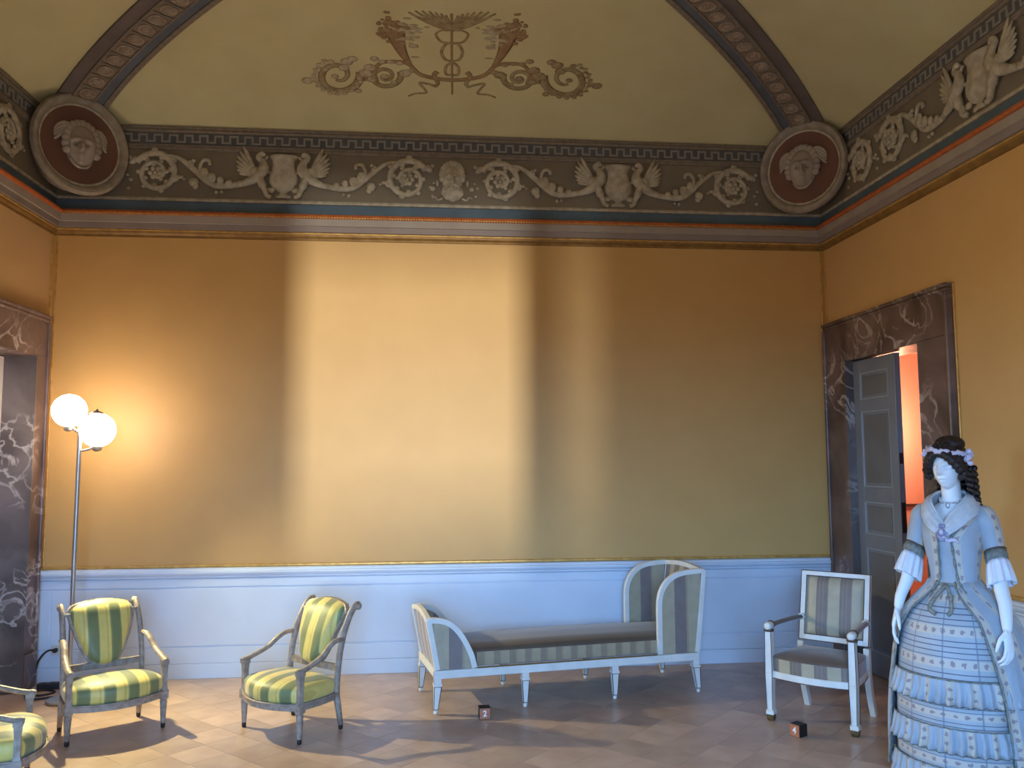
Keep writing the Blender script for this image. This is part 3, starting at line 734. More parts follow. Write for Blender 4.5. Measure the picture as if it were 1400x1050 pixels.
def leaf(fr, parent, s0, s1, d0, z1, mt, mp, label=None):
    """panelled door leaf lying in the wall plane at depth d0 behind the face"""
    b = MB(); th = .045; fr.box(b, s0, s1, d0-th, d0-.012, .01, z1)
    o = b.build('door_leaf', mt, parent, label=label)
    w = s1-s0; zs = [(.18, .98), (1.08, 1.34), (1.45, 2.05), (2.14, 2.36)]; st = .10
    zs = [(a*z1/2.46, c*z1/2.46) for a, c in zs]
    b = MB()
    fr.box(b, s0, s0+st, d0-.012, d0, .01, z1); fr.box(b, s1-st, s1, d0-.012, d0, .01, z1)
    edges = [.01]+[e for p in zs for e in p]+[z1]
    for i in range(0, len(edges), 2): fr.box(b, s0+st, s1-st, d0-.012, d0, edges[i], edges[i+1])
    b.build('rails_and_stiles', mt, o, bevel=.003)
    for a, c in zs:
        b = MB(); q = .014
        fr.box(b, s0+st, s1-st, d0-.014, d0-.002, a, a+q); fr.box(b, s0+st, s1-st, d0-.014, d0-.002, c-q, c); fr.box(b, s0+st, s0+st+q, d0-.014, d0-.002, a, c); fr.box(b, s1-st-q, s1-st, d0-.014, d0-.002, a, c)
        b.build('panel_moulding', m_doormould if mt is m_door else mt, o, bevel=.004)
        b = MB(); fr.box(b, s0+st+.035, s1-st-.035, d0-.014, d0-.006, a+.035, c-.035); b.build('door_panel', mp, o, bevel=.004)
    return o
lf = leaf(FR, dr, DR[0]+.012, DR[0]+.63, -.02, DR[2]-.02, m_door, m_doorpan, 'grey panelled door leaf')
b = MB(); e = DR[0]+.63
FR.box(b, e-.001, e+.004, -.056, -.030, 1.62, 1.70); b.build('bolt_plate', m_castor, lf)
b = MB(); FR.box(b, e-.001, e+.005, -.058, -.028, 1.12, 1.34); b.build('lock_plate', m_castor, lf)
# the other leaf swung back into the passage
b = MB(); fr = FR; fr.box(b, DR[1]-.055, DR[1]-.012, -.65, -.12, .01, DR[2]-.02); b.build('open_door_leaf', m_door, dr, bevel=.004, label='grey door leaf swung open into the passage')
leaf(FL, dl, DL[0]+.012, DL[0]+.56, -.19, DL[2]-.02, m_doorpink, m_doorpink, 'pale rose panelled door leaf')
leaf(FL, dl, DL[0]+.562, DL[1]-.012, -.19, DL[2]-.02, m_doorpink, m_doorpink, 'pale rose panelled door leaf')
b = MB(); FL.box(b, DL[0]-.03, DL[1]+.03, -T-.03, -T-.003, -.02, DL[2]+.03); b.build('door_backing', m_doorpink, dl)  # unseen panel added to keep sky from leaking round the leaves
# room beyond the right door
px0, px1, py0, py1, pz = XR+T, 6.6, 4.4, 8.3, 2.74
def quadbox(name, c, d, mt, label=None): b = MB(); b.box(c, d); return struct(b, name, mt, label)
wp = quadbox('wall_passage', ((px0+px1)/2, py1+.05, 1.4), (px1-px0+.2, .1, 2.9), m_pass, 'salmon wall of the lit passage beyond the door')
quadbox('wall_passage_side', (px1+.05, (py0+py1)/2, 1.4), (.1, py1-py0+.2, 2.9), m_pass); quadbox('wall_passage_end', ((px0+px1)/2, py0-.05, 1.4), (px1-px0+.2, .1, 2.9), m_pass)
quadbox('wall_passage_near', (px0+.02, (D+.2+py1)/2, 1.4), (.06, py1-D-.2, 2.9), m_pass)
quadbox('ceiling_passage', ((px0+px1)/2, (py0+py1)/2, pz+.05), (px1-px0+.2, py1-py0+.2, .1), m_pass); quadbox('floor_passage', ((px0+px1)/2+.1, (py0+py1)/2, -.05), (px1-px0, py1-py0+.2, .1), m_tile)
b = MB(); b.box(((px0+px1)/2, py1-.012, 1.19), (px1-px0, .025, .025)); b.build('wall_rail', m_lining, wp)
lp = bpy.data.lights.new('passage_lamp', 'POINT'); lp.energy = 48; lp.color = (1, .50, .30); lp.shadow_soft_size = .12
lo = bpy.data.objects.new('passage_lamp', lp); COL.objects.link(lo); lo.location = (4.5, 7.92, 1.95)

# ------------------------------------------------------------------ green and yellow striped armchairs
def seat_outline(wf, wb, yf, yb, bow, n=10):
    """plan outline, counter-clockwise from back-left: list of (x,y)"""
    pts = [(-wb, yb)]
    for k in range(1, 5): t = k/5; pts.append((-lerp(wb, wf, t)-.012*math.sin(pi*t), lerp(yb, yf, t)))
    for k in range(n+1):
        t = -1+2*k/n; pts.append((wf*t, yf-bow*(1-t*t)))
    for k in range(4, 0, -1): t = k/5; pts.append((lerp(wb, wf, t)+.012*math.sin(pi*t), lerp(yb, yf, t)))
    pts.append((wb, yb)); 
    for k in (1, 2, 3): pts.append((lerp(wb, -wb, k/4), yb+.0))
    return pts
def cushion(b, out, z0, z1, crown, puff=.02, cy=None):
    cx = sum(p[0] for p in out)/len(out); cy = sum(p[1] for p in out)/len(out)
    rings = []
    for sc, z in ((.94, z0), (1.0+puff, z0+.004), (1.0+puff*2.6, lerp(z0, z1, .4)), (1.0+puff*2.6, lerp(z0, z1, .75)), (1.0+puff*.6, z1), (.90, z1+crown*.35), (.72, z1+crown*.68), (.48, z1+crown*.9), (.22, z1+crown), (.04, z1+crown*1.01)):
        rings.append([V((cx+(x-cx)*sc, cy+(y-cy)*sc, z)) for x, y in out])
    b.loft(rings); return b
def green_chair(label, loc, rz, grp):
    c = thing('carved_armchair', label, 'chair', loc, rz, grp)
    wf, wb, yf, yb = .275, .235, -.155, .155
    out = seat_outline(wf, wb, yf, yb, .105)
    b = MB(); ir = [(x*.90, y*.90) for x, y in out]; n = len(out)
    ring4 = [[V((x*1.03, y*1.03, .188)), V((x*1.03, y*1.03, .226)), V((i[0], i[1], .226)), V((i[0], i[1], .188))] for (x, y), i in zip(out, ir)]
    b.loft(ring4+[ring4[0]], cap=False); b.build('seat_rail', m_greywood, c, bevel=.003)
    b = MB(); b.tube([(x*1.04, y*1.04, .226) for x, y in out], .006, 6, closed=True); b.build('rail_bead', m_greywood, c, smooth=True)
    b = MB(); cushion(b, [(x*.985, y*.985) for x, y in out], .222, .312, .046, .018); b.build('seat', m_green, c, smooth=True, sub=1)
    for sg in (-1, 1):
        # front leg with block, collar and taper; black castor
        b = MB(); x = sg*wf; b.box((x, yf, .205), (.046, .046, .050)); b.lathe([(.023, .18), (.025, .176), (.018, .170), (.023, .160), (.022, .15), (.014, .03)], 10, (x, yf, 0)); b.build('leg', m_greywood, c, smooth=True, angle=40)
        b = MB(); b.lathe([(.011, .0), (.014, .006), (.014, .026), (.012, .034)], 10, (x, yf, 0)); b.build('castor', m_castor, c, smooth=True)
        b = MB(); b.tube([(sg*wb, yb+.035, .028), (sg*wb, yb+.018, .12), (sg*wb, yb, .21)], [.016, .019, .022], 8, sq=False); b.build('leg', m_greywood, c, smooth=True)
        b = MB(); b.lathe([(.011, .0), (.014, .006), (.014, .024), (.011, .034)], 10, (sg*wb, yb+.036, 0)); b.build('castor', m_castor, c, smooth=True)
        # arm support and scrolled arm
        b = MB(); b.tube([(x, yf, .225), (x, yf, .25), (x, yf, .34), (x, yf, .395)], [.020, .015, .015, .019], 4, sq=True); b.build('arm_support', m_greywood, c)
        P = bez([(sg*(wb+.004), yb+.045, .545), (sg*(wb+.012), yb-.03, .542), (sg*(wb+.02), yb-.085, .515), (sg*(wb+.03), yb-.15, .468), (sg*wf, yf+.04, .425), (sg*wf, yf-.028, .412)], 5)
        b = MB(); b.tube(P, [(.020, .015)]*(len(P)-3)+[(.022, .017), (.023, .018), (.017, .013)], 8, up=(0, 0, 1)); b.box((x, yf, .402), (.044, .044, .024)); b.build('arm', m_greywood, c, smooth=True, angle=50)
        # raked back post with volute
        P = bez([(sg*wb, yb, .20), (sg*wb, yb+.004, .32), (sg*wb, yb+.02, .45), (sg*(wb-.002), yb+.055, .58), (sg*(wb-.006), yb+.11, .69), (sg*(wb-.008), yb+.155, .735), (sg*(wb-.008), yb+.185, .735)], 5)
        b = MB(); b.tube(P, [(.018, .022)]*(len(P)-5)+[(.018, .023)]*5, 8, up=(0, 1, .2)); b.blob((sg*(wb-.008), yb+.178, .728), (.02, .026, .024), 10, 6); b.build('back_post', m_greywood, c, smooth=True)
    b = MB(); b.tube([(-wb, yb+.01, .375), (0, yb+.012, .372), (wb, yb+.01, .375)], (.020, .012), 4, up=(0, 1, 0), sq=True); b.build('cross_rail', m_greywood, c)
    for sg in (-1, 1):
        b = MB(); b.tube([(sg*.17, yb+.09, .695), (sg*(wb-.005), yb+.10, .690)], .011, 6); b.build('back_link', m_greywood, c, smooth=True)
    # shield back: frame and padded cushion, following the rake
    def rake(z): return interp([(.36, yb-.012), (.45, yb+.004), (.58, yb+.038), (.69, yb+.085), (.80, yb+.14)], z)
    def hw(t): return interp([(0, .050), (.06, .088), (.2, .118), (.45, .152), (.7, .178), (.88, .192), (.95, .184), (1, .165)], t)
    def shield(b, zb, zt, sc, th, dome, nn=12, mm=16):
        rings = []
        fr_, bk_ = [], []
        for i in range(mm+1):
            t = i/mm; row = []; row2 = []
            for j in range(nn+1):
                u = -1+2*j/nn; x = hw(t)*sc*u; z = lerp(zb, zt, t)+(.028*(1-u*u)*max(0, (t-.6)/.4) if True else 0) - .02*(1-t)*(1-u*u)*(1 if t < .2 else 0)
                e = max(0, (1-u**4)*(1-(2*t-1)**6)); yy = rake(z)-dome*e**.5-.018*u*u*0
                row.append(V((x, yy, z))); row2.append(V((x, rake(z)+th, z)))
            rings.append(row+row2[::-1])
        b.loft(rings); return b
    b = MB(); shield(b, .382, .742, 1.07, .030, .004); b.build('back_frame', m_greywood, c, smooth=True, angle=50)
    b = MB(); shield(b, .392, .742, 1.0, .020, .055); b.build('back_cushion', m_green, c, smooth=True)
    return c
def mid(*p): return (sum(q[0] for q in p)/len(p), sum(q[1] for q in p)/len(p), 0)
GRP = 'striped green and yellow armchairs'
c1 = green_chair('grey carved armchair in green and yellow stripes in front of the floor lamp', (-1.955, 5.675, 0), R(35), GRP)
c2 = green_chair('grey carved armchair in green and yellow stripes standing between two others', (-.828, 5.575, 0), R(-44), GRP)
for o in [o for o in bpy.data.objects if o.parent == c2]: pass
c2['label'] = 'grey carved armchair in green and yellow stripes beside the foot of the daybed'
c3 = green_chair('grey carved armchair in green and yellow stripes beside the marble doorway', (-2.19, 4.669, 0), R(108.4), GRP)

# ------------------------------------------------------------------ daybed
db = thing('daybed', 'white painted daybed in beige and taupe striped silk along the dado', 'daybed', (.077, 5.776, 0), R(9.8))
Lb, Wb = 1.87, .59
def sqleg(b, x, y, z1, wt=.024, wb=.014, lean=(0, 0), foot=True):
    b.tube([(x+lean[0], y+lean[1], .028), (x+lean[0]*.1, y+lean[1]*.1, z1-.05)], [wb, wt], 4, sq=True, up=(0, 1, 0))
    b.box((x, y, z1-.042), (wt*2.3, wt*2.3, .016)); b.box((x, y, z1-.018), (wt*1.9, wt*1.9, .034))
    if foot: b.blob((x+lean[0], y+lean[1], .015), (.015, .015, .015), 8, 6)
def leg_lining(b, x, y, z1, wt=.024, wb=.014, lean=(0, 0)):
    for sx in (-1, 1):
        for sy in (-1, 1):
            b.tube([(x+lean[0]+sx*wb, y+lean[1]+sy*wb, .034), (x+lean[0]*.1+sx*wt, y+lean[1]*.1+sy*wt, z1-.052)], .0025, 4)
    b.box((x, y, z1-.052), (wt*2.1, wt*2.1, .005)); b.box((x+lean[0], y+lean[1], .034), (wb*2.2, wb*2.2, .005))
for y in (0, Wb):
    for i, x in enumerate((0, .60, 1.25, Lb)):
        ln = ((-.012 if i == 0 else .02 if i == 3 else 0), 0)
        b = MB(); sqleg(b, x, y, .232, lean=ln); lg = b.build('leg', m_white, db, smooth=False)
        b = MB(); leg_lining(b, x, y, .232, lean=ln); b.build('lining', m_lining, lg)
for y in (0, Wb):
    b = MB(); b.box((Lb/2, y, .256), (Lb+.05, .044, .054)); b.build('side_rail', m_white, db, bevel=.005)
    b = MB(); b.box((.92, y+(-.020 if y == 0 else .020), .286), (1.30, .012, .006)); b.build('rail_gilt', m_goldmatt, db)
for x in (0, Lb):
    b = MB(); b.box((x, Wb/2, .256), (.044, Wb-.04, .054)); b.build('end_rail', m_white, db, bevel=.005)
footarch = [(-.002, .285), (-.030, .44), (-.062, .606), (.0, .604), (.07, .584), (.13, .535), (.18, .465), (.225, .375), (.250, .285)]
headarch = [(1.598, .285), (1.598, .48), (1.602, .665), (1.640, .760), (1.700, .815), (1.770, .842), (1.860, .852), (1.950, .856), (1.925, .60), (1.885, .285)]
def arch_out(a): return [(p.x, p.z) for p in bez([(x, 0, z) for x, z in a], 4)]
for y, sg in ((0, -1), (Wb, 1)):
    # foot wings
    top = arch_out(footarch[2:]); left = arch_out(footarch[:3])
    b = MB(); b.tube([(x, y, z) for x, z in left[:-1]+top], (.018, .016), 4, up=(0, 1, 0), sq=True); b.build('foot_wing_frame', m_white, db, bevel=.003)
    b = MB(); b.prism([(lerp(.1, x, .95), z) for x, z in left[:-1]+top], y-.009, y+.009); b.build('foot_wing_panel', m_taupe2, db)
    l = arch_out(headarch[:8]); r = arch_out(headarch[7:])
    b = MB(); b.tube([(x, y, z) for x, z in l[:-1]+r], (.018, .017), 4, up=(0, 1, 0), sq=True); b.build('head_wing_frame', m_white, db, bevel=.003)
    b = MB(); b.prism([(lerp(1.76, x, .96), z) for x, z in l[:-1]+r], y-.010, y+.010); b.build('head_wing_panel', m_taupe2, db)
# end boards: foot and head, padded between the wings
def endboard(x0, z0, x1, z1, rise, nm, th):
    n = 12; rings = []
    for i in range(9):
        t = i/8; rings_row = []
        for j in range(n+1):
            u = j/n; y = lerp(.015, Wb-.015, u); z = lerp(z0, z1, t)+rise*math.sin(pi*u)*max(0, t-.4)/.6; x = lerp(x0, x1, t)
            e = math.sin(pi*u)**.4*math.sin(pi*min(1, max(0, t)))**.4
            rings_row.append((x, y, z, e))
        rings.append([V((x-th*(.3+.7*e), y, z)) for x, y, z, e in rings_row]+[V((x+th*(.3+.7*e), y, z)) for x, y, z, e in rings_row[::-1]])
    b = MB(); b.loft(rings); b.build(nm+'_cushion', m_taupe_y, db, smooth=True, angle=60)
    tp = [(lerp(x0, x1, 1), lerp(.0, Wb, j/n), z1+rise*math.sin(pi*j/n)) for j in range(n+1)]
    b = MB(); b.tube(tp, (.017, .017), 4, up=(0, 0, 1), sq=True); b.build(nm+'_top_rail', m_white, db, bevel=.003)
endboard(-.004, .285, -.062, .606, .03, 'foot_board', .012)
endboard(1.880, .285, 1.945, .852, .022, 'head_board', .022)
b = MB(); rings = []
n = 16
for i in range(25):
    t = i/24; x = lerp(.015, 1.865, t); row = []
    lift = .026*math.sin(pi*t)+.016*t
    hh = .398+lift*.5
    prof = [(.028, .287), (.018, .30), (.016, .36), (.022, hh-.016), (.04, hh), (.14, hh+.016), (.295, hh+.024), (.45, hh+.016), (.55, hh), (.568, hh-.016), (.574, .36), (.572, .30), (.562, .287)]
    rings.append([V((x, y, z)) for y, z in prof])
b.loft(rings); b.build('mattress', m_mattress, db, smooth=True, angle=60)
b = MB(); b.box((.93, .0135, .337), (1.32, .008, .088)); b.build('mattress_border', stripes('beige_border_stripe', [(0, lin((166, 150, 120))), (.5, lin((140, 124, 102))), (.9, lin((156, 140, 112)))], .11, 0), db, bevel=.003)
b = MB(); b.blob((1.80, Wb/2, .60), (.075, Wb/2-.03, .20), 16, 10); b.build('bolster', m_taupe_y, db, smooth=True) if False else None

# ------------------------------------------------------------------ square-back armchair
ac = thing('square_back_armchair', 'white painted square-backed armchair in beige and taupe stripes beside the open door', 'chair', (2.515, 5.353, 0), R(-45.5))
wf, yf, wb, yb = .262, -.19, .215, .215
for sg in (-1, 1):
    x = sg*wf
    b = MB(); b.tube([(x, yf, .062), (x, yf, .25), (x, yf, .30)], [.019, .024, .025], 4, sq=True, up=(0, 1, 0)); b.tube([(x, yf, .30), (x, yf, .56)], [.024, .021], 4, sq=True, up=(0, 1, 0)); fl_ = b.build('leg', m_white, ac, bevel=.003)
    b = MB()
    for sx in (-1, 1): b.tube([(x+sx*.018, yf-.0245, .07), (x+sx*.023, yf-.0255, .29), (x+sx*.020, yf-.022, .555)], .0022, 4)
    b.tube([(x+sg*.0245, yf+.018, .07), (x+sg*.0255, yf+.02, .29), (x+sg*.022, yf+.018, .555)], .0022, 4); b.build('lining', m_lining, fl_)
    b = MB(); b.box((x, yf, .068), (.048, .048, .008)); b.box((x, yf, .052), (.052, .052, .024)); b.build('leg_collar', m_white, ac, bevel=.003)
    b = MB(); b.tube([(x, yf, .0), (x, yf, .018), (x, yf, .042)], [.017, .022, .023], 4, sq=True, up=(0, 1, 0)); b.build('castor', m_brass, ac, bevel=.003)
    b = MB(); P = bez([(sg*(wb+.0), yb+.10, .0), (sg*wb, yb+.06, .09), (sg*wb, yb+.025, .19), (sg*wb, yb+.01, .29), (sg*wb, yb+.012, .44)], 4); b.tube(P, [(.019, .021)]*len(P), 4, sq=True, up=(0, 1, 0)); b.build('leg', m_white, ac, bevel=.003)
    # arm: padded, with white knob in front
    P = [(sg*(wb-.005), yb+.035, .595), (sg*(wb+.012), yb-.08, .600), (sg*(wf-.01), yf+.13, .596), (sg*wf, yf+.02, .588)]
    b = MB(); b.tube(bez(P, 4), (.021, .015), 8, up=(0, 0, 1)); b.build('arm_pad', m_brown, ac, smooth=True)
    b = MB(); b.tube([(x, yf-.032, .59), (x, yf-.020, .588), (x, yf+.018, .590), (x, yf+.035, .594)], [.018, .025, .025, .021], 12); b.build('arm_knob', m_white, ac, smooth=True)
    b = MB(); b.tube([(x, yf+.03, .594), (x, yf+.038, .595)], .027, 12); b.lathe([(.031, .556), (.034, .562), (.031, .570)], 12, (x, yf, 0)); b.build('arm_collar', m_lining, ac, smooth=True)
    b = MB(); b.tube([(sg*(wb-.005), yb+.035, .595), (sg*(wb-.004), yb+.005, .597)], .023, 8); b.build('arm_joint', m_white, ac, smooth=True)
out = seat_outline(wf-.005, wb, yf, yb, .045)
ring4 = [[V((x*1.02, y*1.02, .268)), V((x*1.02, y*1.02, .312)), V((x*.9, y*.9, .312)), V((x*.9, y*.9, .268))] for x, y in out]
b = MB(); b.loft(ring4+[ring4[0]], cap=False); b.build('seat_rail', m_white, ac, bevel=.003)
b = MB(); b.tube([(x*1.024, y*1.024, .270) for x, y in out], .003, 5, closed=True); b.build('rail_lining', m_lining, ac)
b = MB(); cx_ = sum(p[1] for p in out)/len(out)
b.loft([[V((x*.985, (y-cx_)*.985+cx_, z)) for x, y in out] for z in (.310, .316, .386, .392)]); b.build('seat_border', m_taupe, ac, smooth=True, angle=40)
b = MB(); cushion(b, [(x*.98, y*.98) for x, y in out], .385, .398, .045, .002); b.build('seat', m_brown, ac, smooth=True)
# square back, raked
rk = math.atan2(.10, .46); MR = Matrix.Rotation(-rk, 3, 'X')
def bk(v): return MR @ V((v[0], v[1], v[2]-.44))+V((0, yb+.015, .44))
bw, z0, z1 = .228, .448, .905
for nm, c, d in (('back_stile', (-bw+.018, 0, (z0+z1)/2), (.036, .034, z1-z0)), ('back_stile', (bw-.018, 0, (z0+z1)/2), (.036, .034, z1-z0)), ('top_rail', (0, 0, z1-.016), (2*bw-.072, .034, .032)), ('bottom_rail', (0, 0, z0+.018), (2*bw-.072, .034, .036))):
    b = MB(); b.box(c, d); b.map(bk); b.build(nm, m_white, ac, bevel=.003)
b = MB()
for sg in (-1, 1): b.tube([(sg*bw, -.017, z0), (sg*bw, -.017, z1)], .0028, 4); b.tube([(sg*(bw-.036), -.0175, z0+.036), (sg*(bw-.036), -.0175, z1-.032)], .0025, 4)
b.tube([(-bw, -.017, z1), (bw, -.017, z1)], .0028, 4); b.tube([(-bw+.036, -.0175, z1-.033), (bw-.036, -.0175, z1-.033)], .0025, 4); b.tube([(-bw+.036, -.0175, z0+.037), (bw-.036, -.0175, z0+.037)], .0025, 4); b.tube([(-bw, -.017, z0), (bw, -.017, z0)], .0028, 4)
b.map(bk); b.build('back_lining', m_lining, ac)
b = MB(); n = 14; rings = []
for i in range(n+1):
    t = i/n; z = lerp(z0+.034, z1-.03, t); row = []; row2 = []
    for j in range(n+1):
        u = j/n; x = lerp(-bw+.034, bw-.034, u); e = (max(0, 1-(2*u-1)**6)*max(0, 1-(2*t-1)**6))**.5
        row.append(V((x, .002-.026*e, z))); row2.append(V((x, .012, z)))
    rings.append(row+row2[::-1])
b.loft(rings); b.map(bk); b.build('back_cushion', m_taupe, ac, smooth=True, angle=60)

# ------------------------------------------------------------------ numbered cubes
def numcube(x, y, rz, digit, label):
    S_ = .072; c = thing('numbered_cube', label, 'cube', (x, y, 0), rz)
    b = MB(); b.box((0, 0, S_/2), (S_, S_, S_)); b.build('body', m_cubeblk, c, bevel=.002)
    b = MB(); b.box((0, -S_/2-.001, S_/2), (S_-.006, .003, S_-.006)); b.build('face_plate', m_cubewood, c)
    cu = bpy.data.curves.new('numeral', 'FONT'); cu.body = digit; cu.size = .052; cu.align_x = 'CENTER'; cu.align_y = 'CENTER'; cu.extrude = .0006; cu.offset = .0012
    t = bpy.data.objects.new('tmp', cu); COL.objects.link(t); bpy.context.view_layer.update()
    me = bpy.data.meshes.new_from_object(t.evaluated_get(bpy.context.evaluated_depsgraph_get())); bpy.data.objects.remove(t); bpy.data.curves.remove(cu)
    me.transform(Matrix.Translation((0, -S_/2-.0032, S_/2)) @ Matrix.Rotation(pi/2, 4, 'X')); me.materials.clear(); me.materials.append(m_numeral); me.name = 'numeral'
    o = bpy.data.objects.new('numeral', me); COL.objects.link(o); o.parent = c
    return c
numcube(.378, 5.668, R(3), '2', 'small black cube with orange face numbered 2 before the daybed')
numcube(2.235, 5.095, R(-62), '4', 'small black cube with red-brown face numbered 4 before the square-backed armchair')

# ------------------------------------------------------------------ floor lamp, cable, socket
LX, LY = -2.483, 6.40
fl = thing('floor_lamp', 'tall steel floor lamp with two glowing frosted globes', 'lamp', (LX, LY, 0))
b = MB(); b.lathe([(.14, 0), (.145, .008), (.14, .018), (.03, .026), (.018, .04)], 24); b.build('base', m_metal, fl, smooth=True, angle=40)
b = MB(); b.tube([(0, 0, .03), (0, 0, 1.0), (.004, 0, 1.92)], .016, 12); b.build('pole', m_metal, fl, smooth=True, angle=40)
b = MB(); b.tube(bez([(.004, 0, 1.86), (-.03, 0, 1.89), (-.075, 0, 1.93)], 5), .009, 8); b.build('arm', m_metal, fl, smooth=True)
b = MB(); b.tube(bez([(.004, 0, 1.74), (.06, 0, 1.75), (.125, 0, 1.78)], 5), .009, 8); b.build('arm', m_metal, fl, smooth=True)
for x, z, r in ((-.075, 2.03, .118), (.125, 1.89, .122)):
    b = MB(); b.lathe([(.012, -.02), (.03, -.01), (.034, .02), (.03, .03)], 14, (x, 0, z-r-.012)); b.build('socket', m_metal, fl, smooth=True)
    b = MB(); b.blob((x, 0, z), r, 20, 12); b.build('globe', m_glow, fl, smooth=True, label='glowing frosted glass globe')
b = MB(); b.lathe([(.05, 0), (.036, .012), (.012, .02), (.006, .034)], 14, (.115, -.0, 2.008)); b.build('finial_cap', m_metal, fl, smooth=True)

sl = bpy.data.lights.new('floor_fill_spot', 'SPOT'); sl.energy = 300; sl.color = (1, .86, .42); sl.spot_size = R(140); sl.spot_blend = 1.0; sl.shadow_soft_size = .02  # spot added under the globe to brighten the floor and its shadows
so_ = bpy.data.objects.new('floor_fill_spot', sl); COL.objects.link(so_); so_.parent = fl; so_.location = (.125, -.03, 1.70)
so_.rotation_euler = V((1.9, -1.75, -1.70)).to_track_quat('-Z', 'Y').to_euler()

b = MB(); sp_ = FB(.165, .0, 0)
P = bez([(sp_.x, D-.035, .245), (sp_.x-.05, D-.08, .245), (sp_.x-.10, D-.10, .18), (sp_.x-.12, D-.12, .08), (sp_.x-.15, D-.20, .012), (sp_.x-.10, D-.34, .009), (sp_.x+.05, D-.42, .009), (sp_.x+.12, D-.33, .009), (sp_.x+.02, D-.26, .009), (sp_.x-.06, D-.36, .012), (sp_.x+.03, D-.52, .009), (sp_.x+.20, D-.48, .009), (LX-.02, LY-.12, .012)], 6)
b.tube(P, .0075, 6); tag(b.build('power_cable', m_black, smooth=True), 'black power cable running from the dado socket to the floor lamp', 'cable')
ps = thing('power_strip', 'black power strip lying on the floor against the dado', 'power strip', (sp_.x+.08, D-.20, 0), R(8))
b = MB(); b.box((0, 0, .022), (.26, .06, .044)); b.build('body', m_black, ps, bevel=.006)
b = MB()
for k in range(4): b.lathe([(.02, .0), (.02, .004), (.015, .004)], 12, (-.09+.06*k, 0, .0435))
b.build('socket_ring', m_castor, ps)
so = thing('wall_socket', 'ivory wall socket on the dado beside the marble doorway', 'socket', (sp_.x, D-.031, .245))
b = MB(); b.box((0, -.006, 0), (.075, .012, .075)); b.build('cover_plate', m_plas, so, bevel=.004)
b = MB(); b.tube([(0, -.012, 0), (0, -.04, 0)], .017, 12); b.build('plug', m_black, so, smooth=True, angle=40)
hk = MB(); p0 = FR(3.03, .032, .60); hk.tube(bez([p0, p0+V((-.03, 0, 0)), p0+V((-.035, -.01, -.025)), p0+V((-.02, -.015, -.04))], 4), .006, 6); hk.blob(p0, (.006, .014, .014), 8, 5)
tag(hk.build('wall_hook', m_castor, smooth=True), 'small dark metal hook on the dado behind the mannequin', 'hook')

# ------------------------------------------------------------------ costumed mannequin
MX, MY, MRZ = 2.734, 4.241, R(-50)
mq = thing('costumed_mannequin', 'white mannequin in a pale blue eighteenth century gown with dark wig', 'mannequin', (MX, MY, 0), MRZ)
def cloth(name, rings, mt, u0=0, closed=True, solid=0, parent=None, sub=0, uref=None):
    """lofted cloth with uv in metres (u round the ring, v = height)"""
    n = len(rings[0]); ref = rings[uref if uref is not None else len(rings)//2]
    us = [u0]
    for j in range(1, n+1): us.append(us[-1]+(ref[j % n]-ref[j-1]).length)
    me = bpy.data.meshes.new(name); vs = [tuple(p) for r in rings for p in r]; fs = []; uv = []
    for i in range(len(rings)-1):
        for j in range(n if closed else n-1):
            k = (j+1) % n; q = ((i, j, j), (i, k, j+1), (i+1, k, j+1), (i+1, j, j)); fs.append(tuple(a*n+c for a, c, _ in q))
            uv += [(us[e], rings[a][c].z) for a, c, e in q]
    me.from_pydata(vs, [], fs); lay = me.uv_layers.new(name='UVMap')
    for l, t in zip(lay.data, uv): l.uv = t
    for p in me.polygons: p.use_smooth = True
    me.materials.append(mt); o = bpy.data.objects.new(name, me); COL.objects.link(o); o.parent = parent or mq
    if solid: md = o.modifiers.new('solid', 'SOLIDIFY'); md.thickness = solid; md.offset = 0
    if sub: md = o.modifiers.new('sub', 'SUBSURF'); md.levels = sub; md.render_levels = sub
    return o
def ell(cx, cy, z, rx, ry, n=48, amp=0, k=12, ph=0, a0=0, a1=2*pi, open_=False):
    out = []
    for j in range(n):
        a = lerp(a0, a1, j/(n-1 if open_ else n)); f = 1+amp*math.cos(k*a+ph)
        out.append(V((cx+rx*f*math.cos(a), cy+ry*f*math.sin(a), z)))
    return out
# ---- body: head, neck, torso, arms and hands as one surface
bm_ = MB()
HC = V((0, -.022, 1.618)); HT = Matrix.Rotation(R(-9), 3, 'Z') @ Matrix.Rotation(R(3), 3, 'X')
hd = MB(); hd.blob((0, 0, 0), (1, 1, 1), 48, 40)
def headfn(v):
    x, y, z = v; w_ = z; jaw = 1-.26*max(0, -w_)**1.3; fr = max(0, -y)
    X = x*.070*jaw; Y = y*(.090 if y > 0 else .086); Z = z*.112
    u = X/.070
    if y < 0:
        nose = .036*math.exp(-(u/.17)**2)*interp([(-.30, 0), (-.22, .75), (-.14, 1), (.02, .62), (.22, .22), (.36, 0)], w_)
        brow = .009*math.exp(-((w_-.20)/.09)**2)*math.exp(-((abs(u)-.35)/.28)**2)
        eye = -.019*math.exp(-((abs(u)-.40)/.19)**2-((w_-.06)/.085)**2)
        lip = .011*math.exp(-(u/.28)**2-((w_+.44)/.055)**2)+.010*math.exp(-(u/.24)**2-((w_+.57)/.05)**2)-.008*math.exp(-(u/.25)**2-((w_+.505)/.02)**2)
        chin = .010*math.exp(-(u/.32)**2-((w_+.83)/.14)**2)
        cheek = .004*math.exp(-((abs(u)-.55)/.2)**2-((w_+.15)/.2)**2)
        Y -= (nose+brow+eye+lip+chin+cheek)*min(1, fr*1.6)
        if w_ < 0: Y -= .010*(-w_)
    return HT @ V((X, Y, Z))+HC
hd.map(headfn); bm_.add(hd.v, hd.f)
for sg in (-1, 1): bm_.blob(HT @ V((sg*.070, .012, -.01))+HC, (.010, .018, .030), 10, 8)
